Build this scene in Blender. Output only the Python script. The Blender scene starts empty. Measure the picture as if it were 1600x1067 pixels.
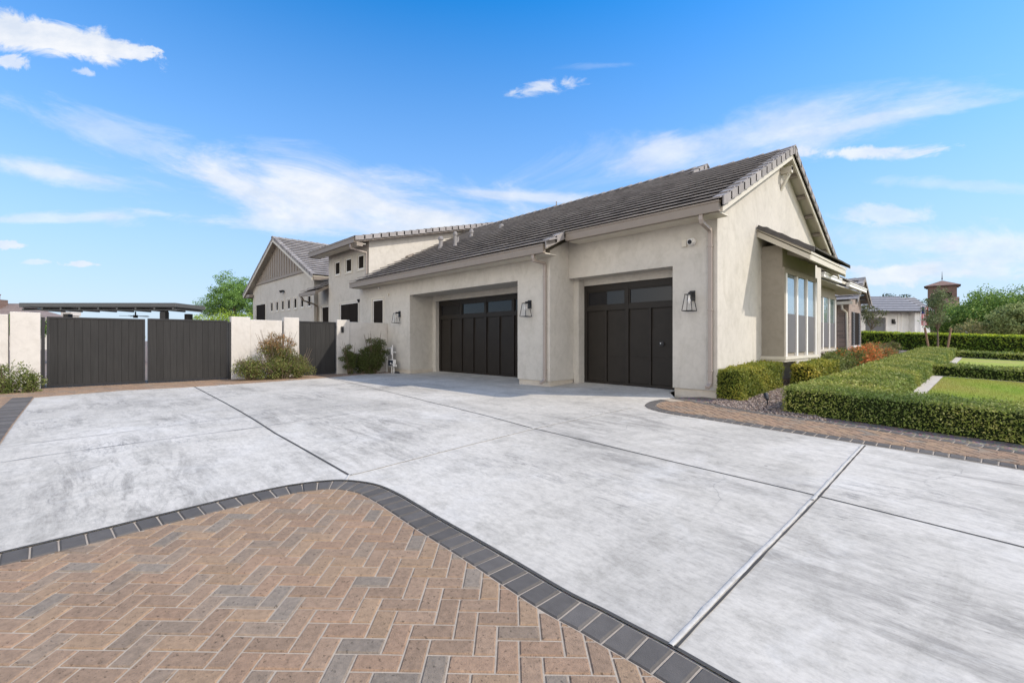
import bpy, math, random
import numpy as np
from mathutils import Vector, Matrix, geometry
random.seed(7); RNG = np.random.default_rng(7)
R = math.radians
SC = bpy.context.scene
COL = SC.collection

# ------------------------------------------------------------------ camera frame
CAMZ = 1.07            # eye height above the garage floor (z = 0)
F = 730.0              # focal length in pixels of a 1600 wide picture
RX, RY = .6946, .7193  # world direction "right of the camera"
FX, FY = -.7193, .6946 # world direction the camera looks along
def W(r, d):           # right / forward metres -> world x, y
    return (RX*r+FX*d, RY*r+FY*d)

def ground_z(x, y):
    x = np.asarray(x, float); y = np.asarray(y, float)
    p = -.38 - .048*np.clip(x, -20, 15) + .025*np.clip(y, -14, 45)
    c = np.clip(y-8.5, 0, 40)*.06
    k = .05
    m = np.minimum(p, c)
    return m - k*np.log(np.exp(-(p-m)/k)+np.exp(-(c-m)/k))
def gz(x, y): return float(ground_z(x, y))
def G(px, py):         # the point of the ground that stands at a direction
    k = (px-800)/F; t = (533.5-py)/F
    dx, dy = W(k, 1)
    lo, hi = .3, 200.
    f = lambda d: CAMZ+t*d-gz(dx*d, dy*d)
    d = .5
    while d < 200 and f(d) > 0: d *= 1.03
    lo, hi = d/1.03, d
    for _ in range(40):
        m = (lo+hi)/2
        if f(m) > 0: lo = m
        else: hi = m
    return (dx*lo, dy*lo)

# ------------------------------------------------------------------ materials
def nt(name):
    m = bpy.data.materials.new(name); m.use_nodes = True
    n = m.node_tree; n.nodes.clear()
    out = n.nodes.new('ShaderNodeOutputMaterial')
    b = n.nodes.new('ShaderNodeBsdfPrincipled')
    n.links.new(b.outputs[0], out.inputs[0])
    return m, n, b, out
def node(n, t, **kw):
    o = n.nodes.new(t)
    for k, v in kw.items():
        if k.startswith('_'): setattr(o, k[1:], v)
        else: o.inputs[k.replace('__', ' ')].default_value = v
    return o
def ramp(n, fac, stops):
    r = n.nodes.new('ShaderNodeValToRGB')
    e = r.color_ramp.elements
    e[0].position, e[0].color = stops[0][0], tuple(stops[0][1])+(1,)
    e[1].position, e[1].color = stops[-1][0], tuple(stops[-1][1])+(1,)
    for p, c in stops[1:-1]:
        q = e.new(p); q.color = tuple(c)+(1,)
    n.links.new(fac, r.inputs[0]); return r.outputs[0]
def coords(n, scale=(1, 1, 1), rot=(0, 0, 0)):
    tc = n.nodes.new('ShaderNodeTexCoord'); mp = n.nodes.new('ShaderNodeMapping')
    mp.inputs['Scale'].default_value = scale; mp.inputs['Rotation'].default_value = rot
    n.links.new(tc.outputs['Object'], mp.inputs[0]); return mp.outputs[0]
def noise(n, vec, scale, detail=4, rough=.55, dist=0):
    o = n.nodes.new('ShaderNodeTexNoise'); o.inputs['Scale'].default_value = scale
    o.inputs['Detail'].default_value = detail; o.inputs['Roughness'].default_value = rough
    o.inputs['Distortion'].default_value = dist
    n.links.new(vec, o.inputs['Vector']); return o.outputs[0]
def mix(n, fac, a, b, mode='MIX'):
    o = n.nodes.new('ShaderNodeMix'); o.data_type = 'RGBA'; o.blend_type = mode
    for s, v in ((o.inputs[0], fac), (o.inputs[6], a), (o.inputs[7], b)):
        if hasattr(v, 'node'): n.links.new(v, s)
        elif isinstance(v, (int, float)): s.default_value = v
        else: s.default_value = tuple(v)+(1,)
    return o.outputs[2]
def math_(n, op, a, b=0.0, c=None, clamp=False):
    o = n.nodes.new('ShaderNodeMath'); o.operation = op; o.use_clamp = clamp
    for s, v in zip(o.inputs, (a, b, c)):
        if v is None: continue
        if hasattr(v, 'node'): n.links.new(v, s)
        else: s.default_value = v
    return o.outputs[0]
def bump(n, b, h, strength=.3, dist=.01):
    o = n.nodes.new('ShaderNodeBump'); o.inputs['Strength'].default_value = strength
    o.inputs['Distance'].default_value = dist
    n.links.new(h, o.inputs['Height']); n.links.new(o.outputs[0], b.inputs['Normal'])
def tint(n):
    a = n.nodes.new('ShaderNodeAttribute'); a.attribute_name = 'tint'; return a.outputs['Color']

M = {}
def mat_plain(key, col, rough=.5, metal=0, var=.12, sc=6, spec=.4, bmp=0):
    m, n, b, o = nt(key); v = coords(n)
    f = noise(n, v, sc, 5, .6)
    c = ramp(n, f, [(.25, [x*(1-var) for x in col]), (.75, [min(1, x*(1+var)) for x in col])])
    n.links.new(c, b.inputs['Base Color']); b.inputs['Roughness'].default_value = rough
    b.inputs['Metallic'].default_value = metal; b.inputs['Specular IOR Level'].default_value = spec
    if bmp: bump(n, b, noise(n, v, sc*12, 4), bmp, .01)
    M[key] = m; return m
def mat_tint(key, rough=.8, var=.25, sc=20, bmp=.3, bsc=150, spec=.3, dark=None):
    m, n, b, o = nt(key); v = coords(n)
    f = noise(n, v, sc, 5, .65)
    g = ramp(n, f, [(.25, [1-var]*3), (.75, [1+var*.6]*3)])
    c = mix(n, 1.0, tint(n), g, 'MULTIPLY')
    if dark:
        sp = noise(n, v, dark, 3, .6)
        s = ramp(n, sp, [(.30, [.42]*3), (.40, [1]*3)])
        c = mix(n, 1.0, c, s, 'MULTIPLY')
    n.links.new(c, b.inputs['Base Color']); b.inputs['Roughness'].default_value = rough
    b.inputs['Specular IOR Level'].default_value = spec
    if bmp: bump(n, b, noise(n, v, bsc, 4), bmp, .006)
    M[key] = m; return m
def mat_stucco(key, col, stain, str_=.45):
    m, n, b, o = nt(key); v = coords(n)
    f1 = noise(n, v, .9, 6, .62, .6); f2 = noise(n, coords(n, (1, 1, .45)), 2.6, 5, .65, .9)
    c = ramp(n, f1, [(.28, [x*.92 for x in col]), (.52, col), (.78, [min(1, x*1.06) for x in col])])
    s = ramp(n, f2, [(.34, stain), (.5, [1, 1, 1]), (.8, [1.05, 1.04, 1.02])])
    mo = ramp(n, noise(n, v, 5.5, 5, .7, .8), [(.32, (.90, .90, .89)), (.5, (1, 1, 1)), (.68, (1.05, 1.05, 1.045))]); c = mix(n, .9, c, mo, 'MULTIPLY')
    n.links.new(mix(n, str_, c, s, 'MULTIPLY'), b.inputs['Base Color'])
    b.inputs['Roughness'].default_value = .9; b.inputs['Specular IOR Level'].default_value = .2
    h = mix(n, .35, noise(n, v, 60, 5, .7), noise(n, v, 14, 3))
    bump(n, b, h, .35, .008); M[key] = m
mat_stucco('stucco', (.515, .486, .437), (.80, .79, .76))
mat_stucco('wall_stucco', (.56, .53, .49), (.85, .83, .80))
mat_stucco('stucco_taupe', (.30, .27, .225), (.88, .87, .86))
mat_stucco('white_stucco', (.72, .72, .71), (.9, .9, .9))
mat_plain('plinth', (.50, .45, .38), .9, bmp=.3)
mat_plain('trim', (.25, .211, .173), .55, var=.06)
mat_plain('downspout_paint', (.33, .28, .245), .42, var=.05)
mat_plain('cream_trim', (.56, .52, .44), .6, var=.05)
mat_plain('white_trim', (.78, .76, .73), .5, var=.04)
mat_plain('door_black', (.0225, .019, .016), .46, var=.15, sc=3, spec=.2)
mat_plain('metal_black', (.018, .018, .02), .45, var=.1)
mat_plain('screen_dark', (.022, .018, .015), .85, var=.12, sc=3, spec=.05)
mat_plain('screen_grey', (.115, .105, .105), .5, var=.15, sc=2, spec=.6)
mat_plain('pergola_grey', (.085, .09, .092), .5, var=.08)
mat_plain('pvc', (.72, .71, .69), .4, var=.05)
mat_plain('vent_grey', (.24, .225, .215), .6, var=.1)
mat_plain('dark_joint', (.075, .073, .07), .95, spec=.05)
mat_plain('crack_line', (.22, .22, .215), .9)
mat_plain('gap_base', (.40, .335, .26), .95, bmp=.5)
mat_plain('bark', (.16, .12, .085), .9, var=.3, bmp=.6)
mat_plain('wood_stake', (.24, .155, .095), .8, var=.2)
mat_plain('batten_paint', (.27, .235, .20), .7, var=.06)
mat_plain('boxvalve', (.02, .03, .05), .4)
mat_plain('steel', (.55, .55, .55), .35, 1)
mat_tint('paver', .9, .30, 34, .8, 150, dark=58)
mat_tint('dark_paver', .9, .18, 14, .45, 190)
mat_tint('tile', .85, .22, 9, .35, 60)
mat_tint('pebble', .9, .3, 40, .3, 120)
mat_tint('tinted', .7, .1, 5, 0)

def mat_leaf():
    m, n, b, o = nt('leaf')
    d = n.nodes.new('ShaderNodeBsdfTranslucent'); mx = n.nodes.new('ShaderNodeMixShader')
    mx.inputs[0].default_value = .28
    c = tint(n); n.links.new(c, b.inputs['Base Color']); n.links.new(c, d.inputs[0])
    b.inputs['Roughness'].default_value = .55; b.inputs['Specular IOR Level'].default_value = .16
    n.links.new(b.outputs[0], mx.inputs[1]); n.links.new(d.outputs[0], mx.inputs[2])
    n.links.new(mx.outputs[0], o.inputs[0]); M['leaf'] = m
mat_leaf()
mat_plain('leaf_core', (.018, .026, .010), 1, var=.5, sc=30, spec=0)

def mat_concrete():
    m, n, b, o = nt('concrete')
    base = (.545, .507, .440)
    v = coords(n); sx = coords(n, (.28, 1.5, 1), (0, 0, R(8))); sy = coords(n, (1.6, .35, 1), (0, 0, R(-28)))
    big = noise(n, v, .33, 5, .6, .5); st = noise(n, sx, 1.3, 8, .72, .5); st2 = noise(n, sy, 1.1, 8, .74, .5)
    fine = noise(n, v, 9, 6, .7); sp = noise(n, v, 38, 3, .6)
    c = ramp(n, big, [(.3, (.455, .425, .372)), (.5, base), (.72, (.625, .59, .528))])
    c = mix(n, .62, c, ramp(n, st, [(.30, (.70, .70, .695)), (.48, (.97, .97, .965)), (.7, (1.07, 1.07, 1.08))]), 'MULTIPLY')
    c = mix(n, .55, c, ramp(n, st2, [(.29, (.62, .62, .61)), (.44, (.98, .98, .98)), (.75, (1.05, 1.05, 1.06))]), 'MULTIPLY')
    # scuffed dark patches gathered in a few places
    pm = noise(n, coords(n, (.8, 1.1, 1)), .55, 3, .5, .3); pt = noise(n, sx, 3.2, 9, .78, .7)
    patch = math_(n, 'MULTIPLY', ramp(n, pm, [(.44, (0, 0, 0)), (.62, (1, 1, 1))]), ramp(n, pt, [(.42, (1, 1, 1)), (.54, (0, 0, 0))]))
    c = mix(n, math_(n, 'MULTIPLY', patch, .85), c, (.30, .28, .245))
    # rubbed tyre marks and scuffs, broken up finely
    sm = ramp(n, noise(n, coords(n, (1, 1, 1), (0, 0, R(20))), .75, 4, .55, .2), [(.50, (0, 0, 0)), (.64, (1, 1, 1))])
    sk = ramp(n, noise(n, coords(n, (1.2, 5, 1), (0, 0, R(-35))), 3.4, 10, .86, .3), [(.41, (1, 1, 1)), (.50, (0, 0, 0))])
    c = mix(n, math_(n, 'MULTIPLY', math_(n, 'MULTIPLY', sm, sk), .75), c, (.20, .19, .175))
    ag = ramp(n, noise(n, coords(n, (1, 2.2, 1), (0, 0, R(5))), 13, 8, .8), [(.36, (.74, .74, .74)), (.56, (1.03, 1.03, 1.03))])
    c = mix(n, .75, c, ag, 'MULTIPLY')
    ag2 = ramp(n, noise(n, v, 3.4, 10, .82, .15), [(.34, (.70, .70, .69)), (.50, (1, 1, 1)), (.70, (1.06, 1.06, 1.06))])
    c = mix(n, .75, c, ag2, 'MULTIPLY')
    # hairline cracks in a few places and small drips
    wv = n.nodes.new('ShaderNodeVectorMath'); wv.operation = 'ADD'
    wn = n.nodes.new('ShaderNodeTexNoise'); wn.inputs['Scale'].default_value = 1.6; wn.inputs['Detail'].default_value = 6; n.links.new(v, wn.inputs['Vector'])
    n.links.new(v, wv.inputs[0]); ws = n.nodes.new('ShaderNodeVectorMath'); ws.operation = 'SCALE'; ws.inputs['Scale'].default_value = .55; n.links.new(wn.outputs[1], ws.inputs[0]); n.links.new(ws.outputs[0], wv.inputs[1])
    cr = n.nodes.new('ShaderNodeTexVoronoi'); cr.feature = 'DISTANCE_TO_EDGE'; cr.inputs['Scale'].default_value = .42; n.links.new(wv.outputs[0], cr.inputs['Vector'])
    cm = ramp(n, noise(n, v, .6, 2), [(.50, (0, 0, 0)), (.58, (1, 1, 1))])
    c = mix(n, math_(n, 'MULTIPLY', cm, ramp(n, cr.outputs['Distance'], [(.0, (.45, .45, .45)), (.0028, (0, 0, 0))])), c, (.16, .155, .145))
    dr = n.nodes.new('ShaderNodeTexVoronoi'); dr.inputs['Scale'].default_value = 1.3; n.links.new(v, dr.inputs['Vector'])
    c = mix(n, ramp(n, dr.outputs['Distance'], [(.0, (.8, .8, .8)), (.022, (.6, .6, .6)), (.03, (0, 0, 0))]), c, (.14, .13, .12))
    # pale efflorescence
    em = noise(n, v, .8, 8, .76, .4)
    c = mix(n, math_(n, 'MULTIPLY', ramp(n, em, [(.53, (0, 0, 0)), (.68, (1, 1, 1))]), .45), c, (.66, .635, .585))
    c = mix(n, .6, c, ramp(n, fine, [(.3, (.87, .87, .87)), (.6, (1.03, 1.03, 1.03))]), 'MULTIPLY')
    c = mix(n, .5, c, ramp(n, sp, [(.26, (.5, .5, .5)), (.34, (1, 1, 1))]), 'MULTIPLY')
    n.links.new(c, b.inputs['Base Color']); b.inputs['Roughness'].default_value = .82
    b.inputs['Specular IOR Level'].default_value = .25
    bump(n, b, mix(n, .4, noise(n, v, 60, 5, .7), st), .22, .008); M['concrete'] = m
mat_concrete()
def mat_caulk():
    m, n, b, o = nt('caulk'); v = coords(n)
    f = noise(n, v, 11, 6, .75); c = ramp(n, f, [(.34, (.08, .078, .075)), (.39, (.43, .41, .37)), (.7, (.56, .54, .50))])
    n.links.new(c, b.inputs['Base Color']); b.inputs['Roughness'].default_value = .95; b.inputs['Specular IOR Level'].default_value = .05; bump(n, b, f, .5, .01); M['caulk'] = m
mat_caulk()
def mat_gate():
    m, n, b, o = nt('gate_board'); v = coords(n, (9, 9, .5))
    f = noise(n, v, 3, 6, .6); g = noise(n, coords(n), 1.4, 3)
    c = mix(n, 1, tint(n), ramp(n, f, [(.25, (.78, .78, .78)), (.75, (1.2, 1.2, 1.2))]), 'MULTIPLY')
    c = mix(n, .5, c, ramp(n, g, [(.3, (.85, .85, .85)), (.7, (1.2, 1.18, 1.15))]), 'MULTIPLY')
    n.links.new(c, b.inputs['Base Color']); b.inputs['Roughness'].default_value = .65; b.inputs['Specular IOR Level'].default_value = .2; bump(n, b, f, .25, .004); M['gate_board'] = m
mat_gate()
def mat_glass(key, col, rough=.03, spec=1.0):
    m, n, b, o = nt(key); v = coords(n)
    b.inputs['Base Color'].default_value = tuple(col)+(1,); b.inputs['Roughness'].default_value = rough
    b.inputs['IOR'].default_value = 1.6; b.inputs['Specular IOR Level'].default_value = spec
    bump(n, b, noise(n, v, .8, 2), .012, .03); M[key] = m
mat_glass('dark_glass', (.012, .012, .014), .03, .28)
mat_glass('sky_glass', (.36, .43, .48), .03, 1.0); M['sky_glass'].node_tree.nodes['Principled BSDF'].inputs['Metallic'].default_value = .6
def mat_clear():
    m, n, b, o = nt('lantern_glass')
    t = n.nodes.new('ShaderNodeBsdfTransparent'); g = n.nodes.new('ShaderNodeBsdfGlossy'); g.inputs[1].default_value = .05
    mx = n.nodes.new('ShaderNodeMixShader'); mx.inputs[0].default_value = .035
    n.links.new(t.outputs[0], mx.inputs[1]); n.links.new(g.outputs[0], mx.inputs[2]); n.links.new(mx.outputs[0], o.inputs[0]); M['lantern_glass'] = m
mat_clear()
def mat_lawn():
    m, n, b, o = nt('lawn_grass'); v = coords(n)
    f = noise(n, v, .55, 5, .6, .6); g = noise(n, v, 30, 4, .7)
    c = ramp(n, f, [(.28, (.42, .35, .15)), (.46, (.36, .40, .09)), (.75, (.27, .37, .06))])
    c = mix(n, .6, c, ramp(n, g, [(.3, (.6, .6, .5)), (.7, (1.2, 1.2, 1.1))]), 'MULTIPLY')
    n.links.new(c, b.inputs['Base Color']); b.inputs['Roughness'].default_value = .9; b.inputs['Specular IOR Level'].default_value = .1
    bump(n, b, g, .8, .03); M['lawn_grass'] = m
mat_lawn()
def mat_earth():
    m, n, b, o = nt('earth'); v = coords(n)
    vo = n.nodes.new('ShaderNodeTexVoronoi'); vo.inputs['Scale'].default_value = 38; n.links.new(v, vo.inputs['Vector'])
    c = mix(n, .5, ramp(n, noise(n, v, 12, 6, .7), [(.3, (.10, .075, .06)), (.7, (.30, .24, .20))]), vo.outputs['Color'], 'SOFT_LIGHT')
    n.links.new(c, b.inputs['Base Color']); b.inputs['Roughness'].default_value = .95; bump(n, b, vo.outputs['Distance'], .7, .02); M['earth'] = m
mat_earth()
def mat_brick(key, c1, c2, mortar, bw, bh):
    m, n, b, o = nt(key)
    tc = n.nodes.new('ShaderNodeTexCoord'); sep = n.nodes.new('ShaderNodeSeparateXYZ'); n.links.new(tc.outputs['Object'], sep.inputs[0])
    cb = n.nodes.new('ShaderNodeCombineXYZ')
    n.links.new(math_(n, 'ADD', sep.outputs[0], sep.outputs[1]), cb.inputs[0]); n.links.new(sep.outputs[2], cb.inputs[1])
    t = n.nodes.new('ShaderNodeTexBrick'); t.inputs['Scale'].default_value = 1
    t.inputs['Brick Width'].default_value = bw; t.inputs['Row Height'].default_value = bh; t.inputs['Mortar Size'].default_value = .008
    t.inputs['Color1'].default_value = c1+(1,); t.inputs['Color2'].default_value = c2+(1,); t.inputs['Mortar'].default_value = mortar+(1,)
    n.links.new(cb.outputs[0], t.inputs['Vector'])
    n.links.new(t.outputs[0], b.inputs['Base Color']); b.inputs['Roughness'].default_value = .9; M[key] = m
mat_brick('stone_brick', (.30, .23, .19), (.20, .155, .135), (.33, .29, .26), .4, .1)
mat_brick('tower_brick', (.17, .105, .082), (.115, .075, .06), (.20, .155, .13), .5, .16)

# ------------------------------------------------------------------ mesh builder
class MB:
    def __init__(s): s.v, s.f, s.t, s.cur = [], [], [], (1, 1, 1)
    def add(s, vs, fs, t=None):
        o = len(s.v); s.v += [tuple(p) for p in vs]; s.t += [t or s.cur]*len(vs)
        s.f += [tuple(i+o for i in q) for q in fs]
    def box(s, x0, x1, y0, y1, z0, z1, t=None):
        v = [(x, y, z) for z in (z0, z1) for y in (y0, y1) for x in (x0, x1)]
        s.add(v, [(0, 2, 3, 1), (4, 5, 7, 6), (0, 1, 5, 4), (2, 6, 7, 3), (0, 4, 6, 2), (1, 3, 7, 5)], t)
    def obox(s, o, u, v, w, t=None):          # corner + three edge vectors
        o, u, v, w = map(Vector, (o, u, v, w))
        p = [o, o+u, o+v, o+u+v, o+w, o+u+w, o+v+w, o+u+v+w]
        q = [(0, 2, 3, 1), (4, 5, 7, 6), (0, 1, 5, 4), (2, 6, 7, 3), (0, 4, 6, 2), (1, 3, 7, 5)]
        if u.cross(v).dot(w) < 0: q = [x[::-1] for x in q]
        s.add(p, q, t)
    def prism(s, pts, off, t=None):           # planar polygon extruded by a vector
        off = Vector(off); a = [Vector(p) for p in pts]; n = len(a)
        nr = sum(((a[i]-a[0]).cross(a[(i+1) % n]-a[0]) for i in range(1, n-1)), Vector())
        if nr.dot(off) > 0: a = a[::-1]
        b = [p+off for p in a]
        s.add(a+b, [tuple(range(n)), tuple(range(2*n-1, n-1, -1))]+[(i, i+n, (i+1) % n+n, (i+1) % n) for i in range(n)], t)
    def tube(s, path, r, n=8, t=None, cap=True):
        P = [Vector(p) for p in path]; rs = r if isinstance(r, (list, tuple)) else [r]*len(P)
        vs, fs = [], []
        for i, p in enumerate(P):
            d = (P[min(i+1, len(P)-1)]-P[max(i-1, 0)]).normalized()
            a = d.orthogonal().normalized() if i == 0 else (a-d*a.dot(d)).normalized()
            b = d.cross(a)
            for k in range(n):
                q = 2*math.pi*k/n; vs.append(p+(a*math.cos(q)+b*math.sin(q))*rs[i])
        for i in range(len(P)-1):
            for k in range(n): fs.append((i*n+k, i*n+(k+1) % n, (i+1)*n+(k+1) % n, (i+1)*n+k))
        if cap: fs += [tuple(range(n))[::-1], tuple(range((len(P)-1)*n, len(P)*n))]
        s.add(vs, fs, t)
    def rect_tube(s, path, w, h, t=None):     # path in a plane of constant x
        P = [Vector(p) for p in path]; vs, fs = [], []
        for i, p in enumerate(P):
            d0 = (P[i]-P[max(i-1, 0)]).normalized() if i else (P[1]-P[0]).normalized()
            d1 = (P[min(i+1, len(P)-1)]-P[i]).normalized() if i < len(P)-1 else d0
            d = (d0+d1).normalized(); x = Vector((1, 0, 0)); b = d.cross(x).normalized()
            c = max(.5, d.dot(d1))
            for sx, sb in ((-1, -1), (1, -1), (1, 1), (-1, 1)): vs.append(p+x*sx*w/2+b*sb*h/2/c)
        for i in range(len(P)-1):
            for k in range(4): fs.append((i*4+k, i*4+(k+1) % 4, (i+1)*4+(k+1) % 4, (i+1)*4+k))
        fs += [(3, 2, 1, 0), tuple(range(len(P)*4-4, len(P)*4))]
        s.add(vs, fs, t)
    def build(s, name, mat, parent=None, smooth=False, bevel=0, shift=None):
        me = bpy.data.meshes.new(name)
        me.from_pydata(s.v, [], s.f)
        a = me.attributes.new('tint', 'FLOAT_COLOR', 'POINT')
        a.data.foreach_set('color', np.array([tuple(c)+(1,) for c in s.t], np.float32).ravel())
        me.materials.append(M[mat])
        if smooth: me.polygons.foreach_set('use_smooth', [True]*len(me.polygons))
        o = bpy.data.objects.new(name, me); COL.objects.link(o)
        if parent is not None:
            o.parent = parent
            root = parent
            off = Vector((0, 0, 0)); rz = None
            if parent.get('_world'):            # geometry is given in world coordinates
                o.matrix_parent_inverse = base_matrix(parent).inverted()
                o['_world'] = True
        if bevel:
            b = o.modifiers.new('bevel', 'BEVEL'); b.width = bevel; b.segments = 2; b.limit_method = 'ANGLE'
        return o
def base_matrix(o):
    m = Matrix.Translation(o.location) @ o.rotation_euler.to_matrix().to_4x4()
    return (base_matrix(o.parent) @ o.matrix_parent_inverse @ m) if o.parent else m
def tag(o, label, cat, group=None):
    o['label'] = label; o['category'] = cat
    if group: o['group'] = group
    return o
def thing(name, label, cat, loc=(0, 0, 0), rz=0, group=None, world=False):
    o = bpy.data.objects.new(name, None); COL.objects.link(o); o.empty_display_size = .2
    o.location = loc; o.rotation_euler = (0, 0, rz)
    if world: o['_world'] = True
    return tag(o, label, cat, group)
def structure(o, kind='structure'): o['kind'] = kind; return o

def cloud(name, C, size, cols, mat='leaf', parent=None, up=.0, jit=.35, aspect=1.9, N=None, vary=None):
    """many leaf sized faces at the points C"""
    n = len(C); d = RNG.normal(size=(n, 3)); d[:, 2] += up; d /= np.linalg.norm(d, axis=1)[:, None]
    if N is not None:
        nn = RNG.normal(size=(n, 3))*.8+N
    else: nn = RNG.normal(size=(n, 3))
    e = np.cross(d, nn); e /= np.linalg.norm(e, axis=1)[:, None]+1e-9
    s = size*(1+jit*RNG.uniform(-1, 1, n))[:, None]
    a = d*s*.5; b = e*s*.5/aspect
    V = np.stack([C-a, C+b*1.0+a*.1, C+a, C-b+a*.1], 1).reshape(-1, 3)
    cols = np.asarray(cols); ci = RNG.integers(0, len(cols), n)
    cc = cols[ci]*(1+RNG.uniform(-.28, .28, (n, 1)))
    if vary is not None: cc = cc*vary[:, None]*np.stack([1+.5*(vary-1), np.ones(n), np.ones(n)], 1)
    return raw_mesh(name, V, np.arange(n*4).reshape(n, 4), np.repeat(cc, 4, 0), mat, parent)
def raw_mesh(name, V, Fq, T, mat, parent=None):
    me = bpy.data.meshes.new(name); nf, k = Fq.shape
    me.vertices.add(len(V)); me.vertices.foreach_set('co', np.asarray(V, np.float32).ravel())
    me.loops.add(nf*k); me.loops.foreach_set('vertex_index', Fq.astype(np.int32).ravel())
    me.polygons.add(nf); me.polygons.foreach_set('loop_start', np.arange(0, nf*k, k, dtype=np.int32))
    me.update(calc_edges=True)
    a = me.attributes.new('tint', 'FLOAT_COLOR', 'POINT')
    a.data.foreach_set('color', np.hstack([T, np.ones((len(T), 1))]).astype(np.float32).ravel())
    me.materials.append(M[mat])
    o = bpy.data.objects.new(name, me); COL.objects.link(o)
    if parent is not None:
        o.parent = parent
        if parent.get('_world'): o.matrix_parent_inverse = base_matrix(parent).inverted()
    return o

# ------------------------------------------------------------------ ground sheets
def inside(pts, poly):
    pts = np.asarray(pts); x, y = pts[:, 0], pts[:, 1]; c = np.zeros(len(pts), bool); n = len(poly)
    for i in range(n):
        (x0, y0), (x1, y1) = poly[i], poly[(i+1) % n]
        if y0 == y1: continue
        s = ((y0 > y) != (y1 > y)) & (x < (x1-x0)*(y-y0)/(y1-y0)+x0); c ^= s
    return c
def densify(poly, step, closed=True):
    out = []
    n = len(poly)
    for i in range(n if closed else n-1):
        a, b = poly[i], poly[(i+1) % n]; L = math.dist(a, b); k = max(1, int(L/step))
        out += [(a[0]+(b[0]-a[0])*j/k, a[1]+(b[1]-a[1])*j/k) for j in range(k)]
    if not closed: out.append(poly[-1])
    return out
def sheet(name, poly, off, mat, step=.4, kind='structure'):
    p = densify(poly, step); n = len(p)
    xs = [q[0] for q in p]; ys = [q[1] for q in p]
    g = np.array([(x, y) for x in np.arange(min(xs), max(xs), step) for y in np.arange(min(ys), max(ys), step)])
    g = g[inside(g, p)] if len(g) else np.zeros((0, 2))
    vs = [Vector(q) for q in p]+[Vector((float(a), float(b))) for a, b in g]
    r = geometry.delaunay_2d_cdt(vs, [(i, (i+1) % n) for i in range(n)], [list(range(n))], 1, 1e-5)
    m = MB(); xy = [(v.x, v.y) for v in r[0]]
    z = ground_z([q[0] for q in xy], [q[1] for q in xy])+off
    fs = []
    for f in r[2]:
        a, b, c = (xy[i] for i in f[:3]); cr = (b[0]-a[0])*(c[1]-a[1])-(b[1]-a[1])*(c[0]-a[0])
        fs.append(tuple(f) if cr > 0 else tuple(f)[::-1])
    m.add([(q[0], q[1], float(zz)) for q, zz in zip(xy, z)], fs)
    o = m.build(name, mat, smooth=True)
    return structure(o, kind)
def offset_line(P, d):
    out = []
    for i, p in enumerate(P):
        a = P[max(i-1, 0)]; b = P[min(i+1, len(P)-1)]; L = math.dist(a, b) or 1
        out.append((p[0]-(b[1]-a[1])/L*d, p[1]+(b[0]-a[0])/L*d))
    return out
def strip(name, pts, w, off, mat, h=0, wob=0):
    P = densify(pts, .12 if wob else .3, False); m = MB(); prev = None
    ww = [w*(1+wob*random.uniform(-1, 1)) for _ in P]
    A = offset_line(P, 1); vs = []; fs = []
    for p, a, q in zip(P, A, ww):
        nx, ny = a[0]-p[0], a[1]-p[1]
        jog = random.uniform(-1, 1)*wob*w*.35
        for s, hh in ((-.5, 0), (-.3, h), (.3, h), (.5, 0)):
            x, y = p[0]+nx*(s*q+jog), p[1]+ny*(s*q+jog); vs.append((x, y, gz(x, y)+off+hh))
    for i in range(len(P)-1):
        for k in range(3): fs.append((i*4+k+1, i*4+k, i*4+4+k, i*4+5+k))
    m.add(vs, fs); return structure(m.build(name, mat, smooth=bool(h)))
def catmull(P, per=8):
    out = []
    for i in range(len(P)-1):
        p0, p1, p2, p3 = P[max(i-1, 0)], P[i], P[i+1], P[min(i+2, len(P)-1)]
        for j in range(per):
            t = j/per
            out.append(tuple(.5*((2*b)+(-a+c)*t+(2*a-5*b+4*c-d)*t*t+(-a+3*b-3*c+d)*t**3) for a, b, c, d in zip(p0, p1, p2, p3)))
    return out+[P[-1]]
def ext(a, b, L):
    d = math.dist(a, b); return (b[0]+(b[0]-a[0])/d*L, b[1]+(b[1]-a[1])/d*L)

# terrain
def axis(a, b, fine0, fine1, fs, cs):
    return np.unique(np.concatenate([np.arange(a, fine0, cs), np.arange(fine0, fine1, fs), np.arange(fine1, b+cs, cs)]))
ax = axis(-420, 420, -24, 14, .5, 12.); ay = axis(-420, 420, -12, 40, .5, 12.)
X, Y = np.meshgrid(ax, ay); Z = ground_z(X, Y)-.012
hole = (X < -4.4) & (Y > 8.8); Z = np.where(hole, Z-.25, Z)
nx_, ny_ = len(ax), len(ay)
idx = np.arange(nx_*ny_).reshape(ny_, nx_)
Q = np.stack([idx[:-1, :-1], idx[:-1, 1:], idx[1:, 1:], idx[1:, :-1]], -1).reshape(-1, 4)
structure(raw_mesh('ground', np.stack([X, Y, Z], -1).reshape(-1, 3), Q, np.ones((nx_*ny_, 3)), 'earth'))

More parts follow.
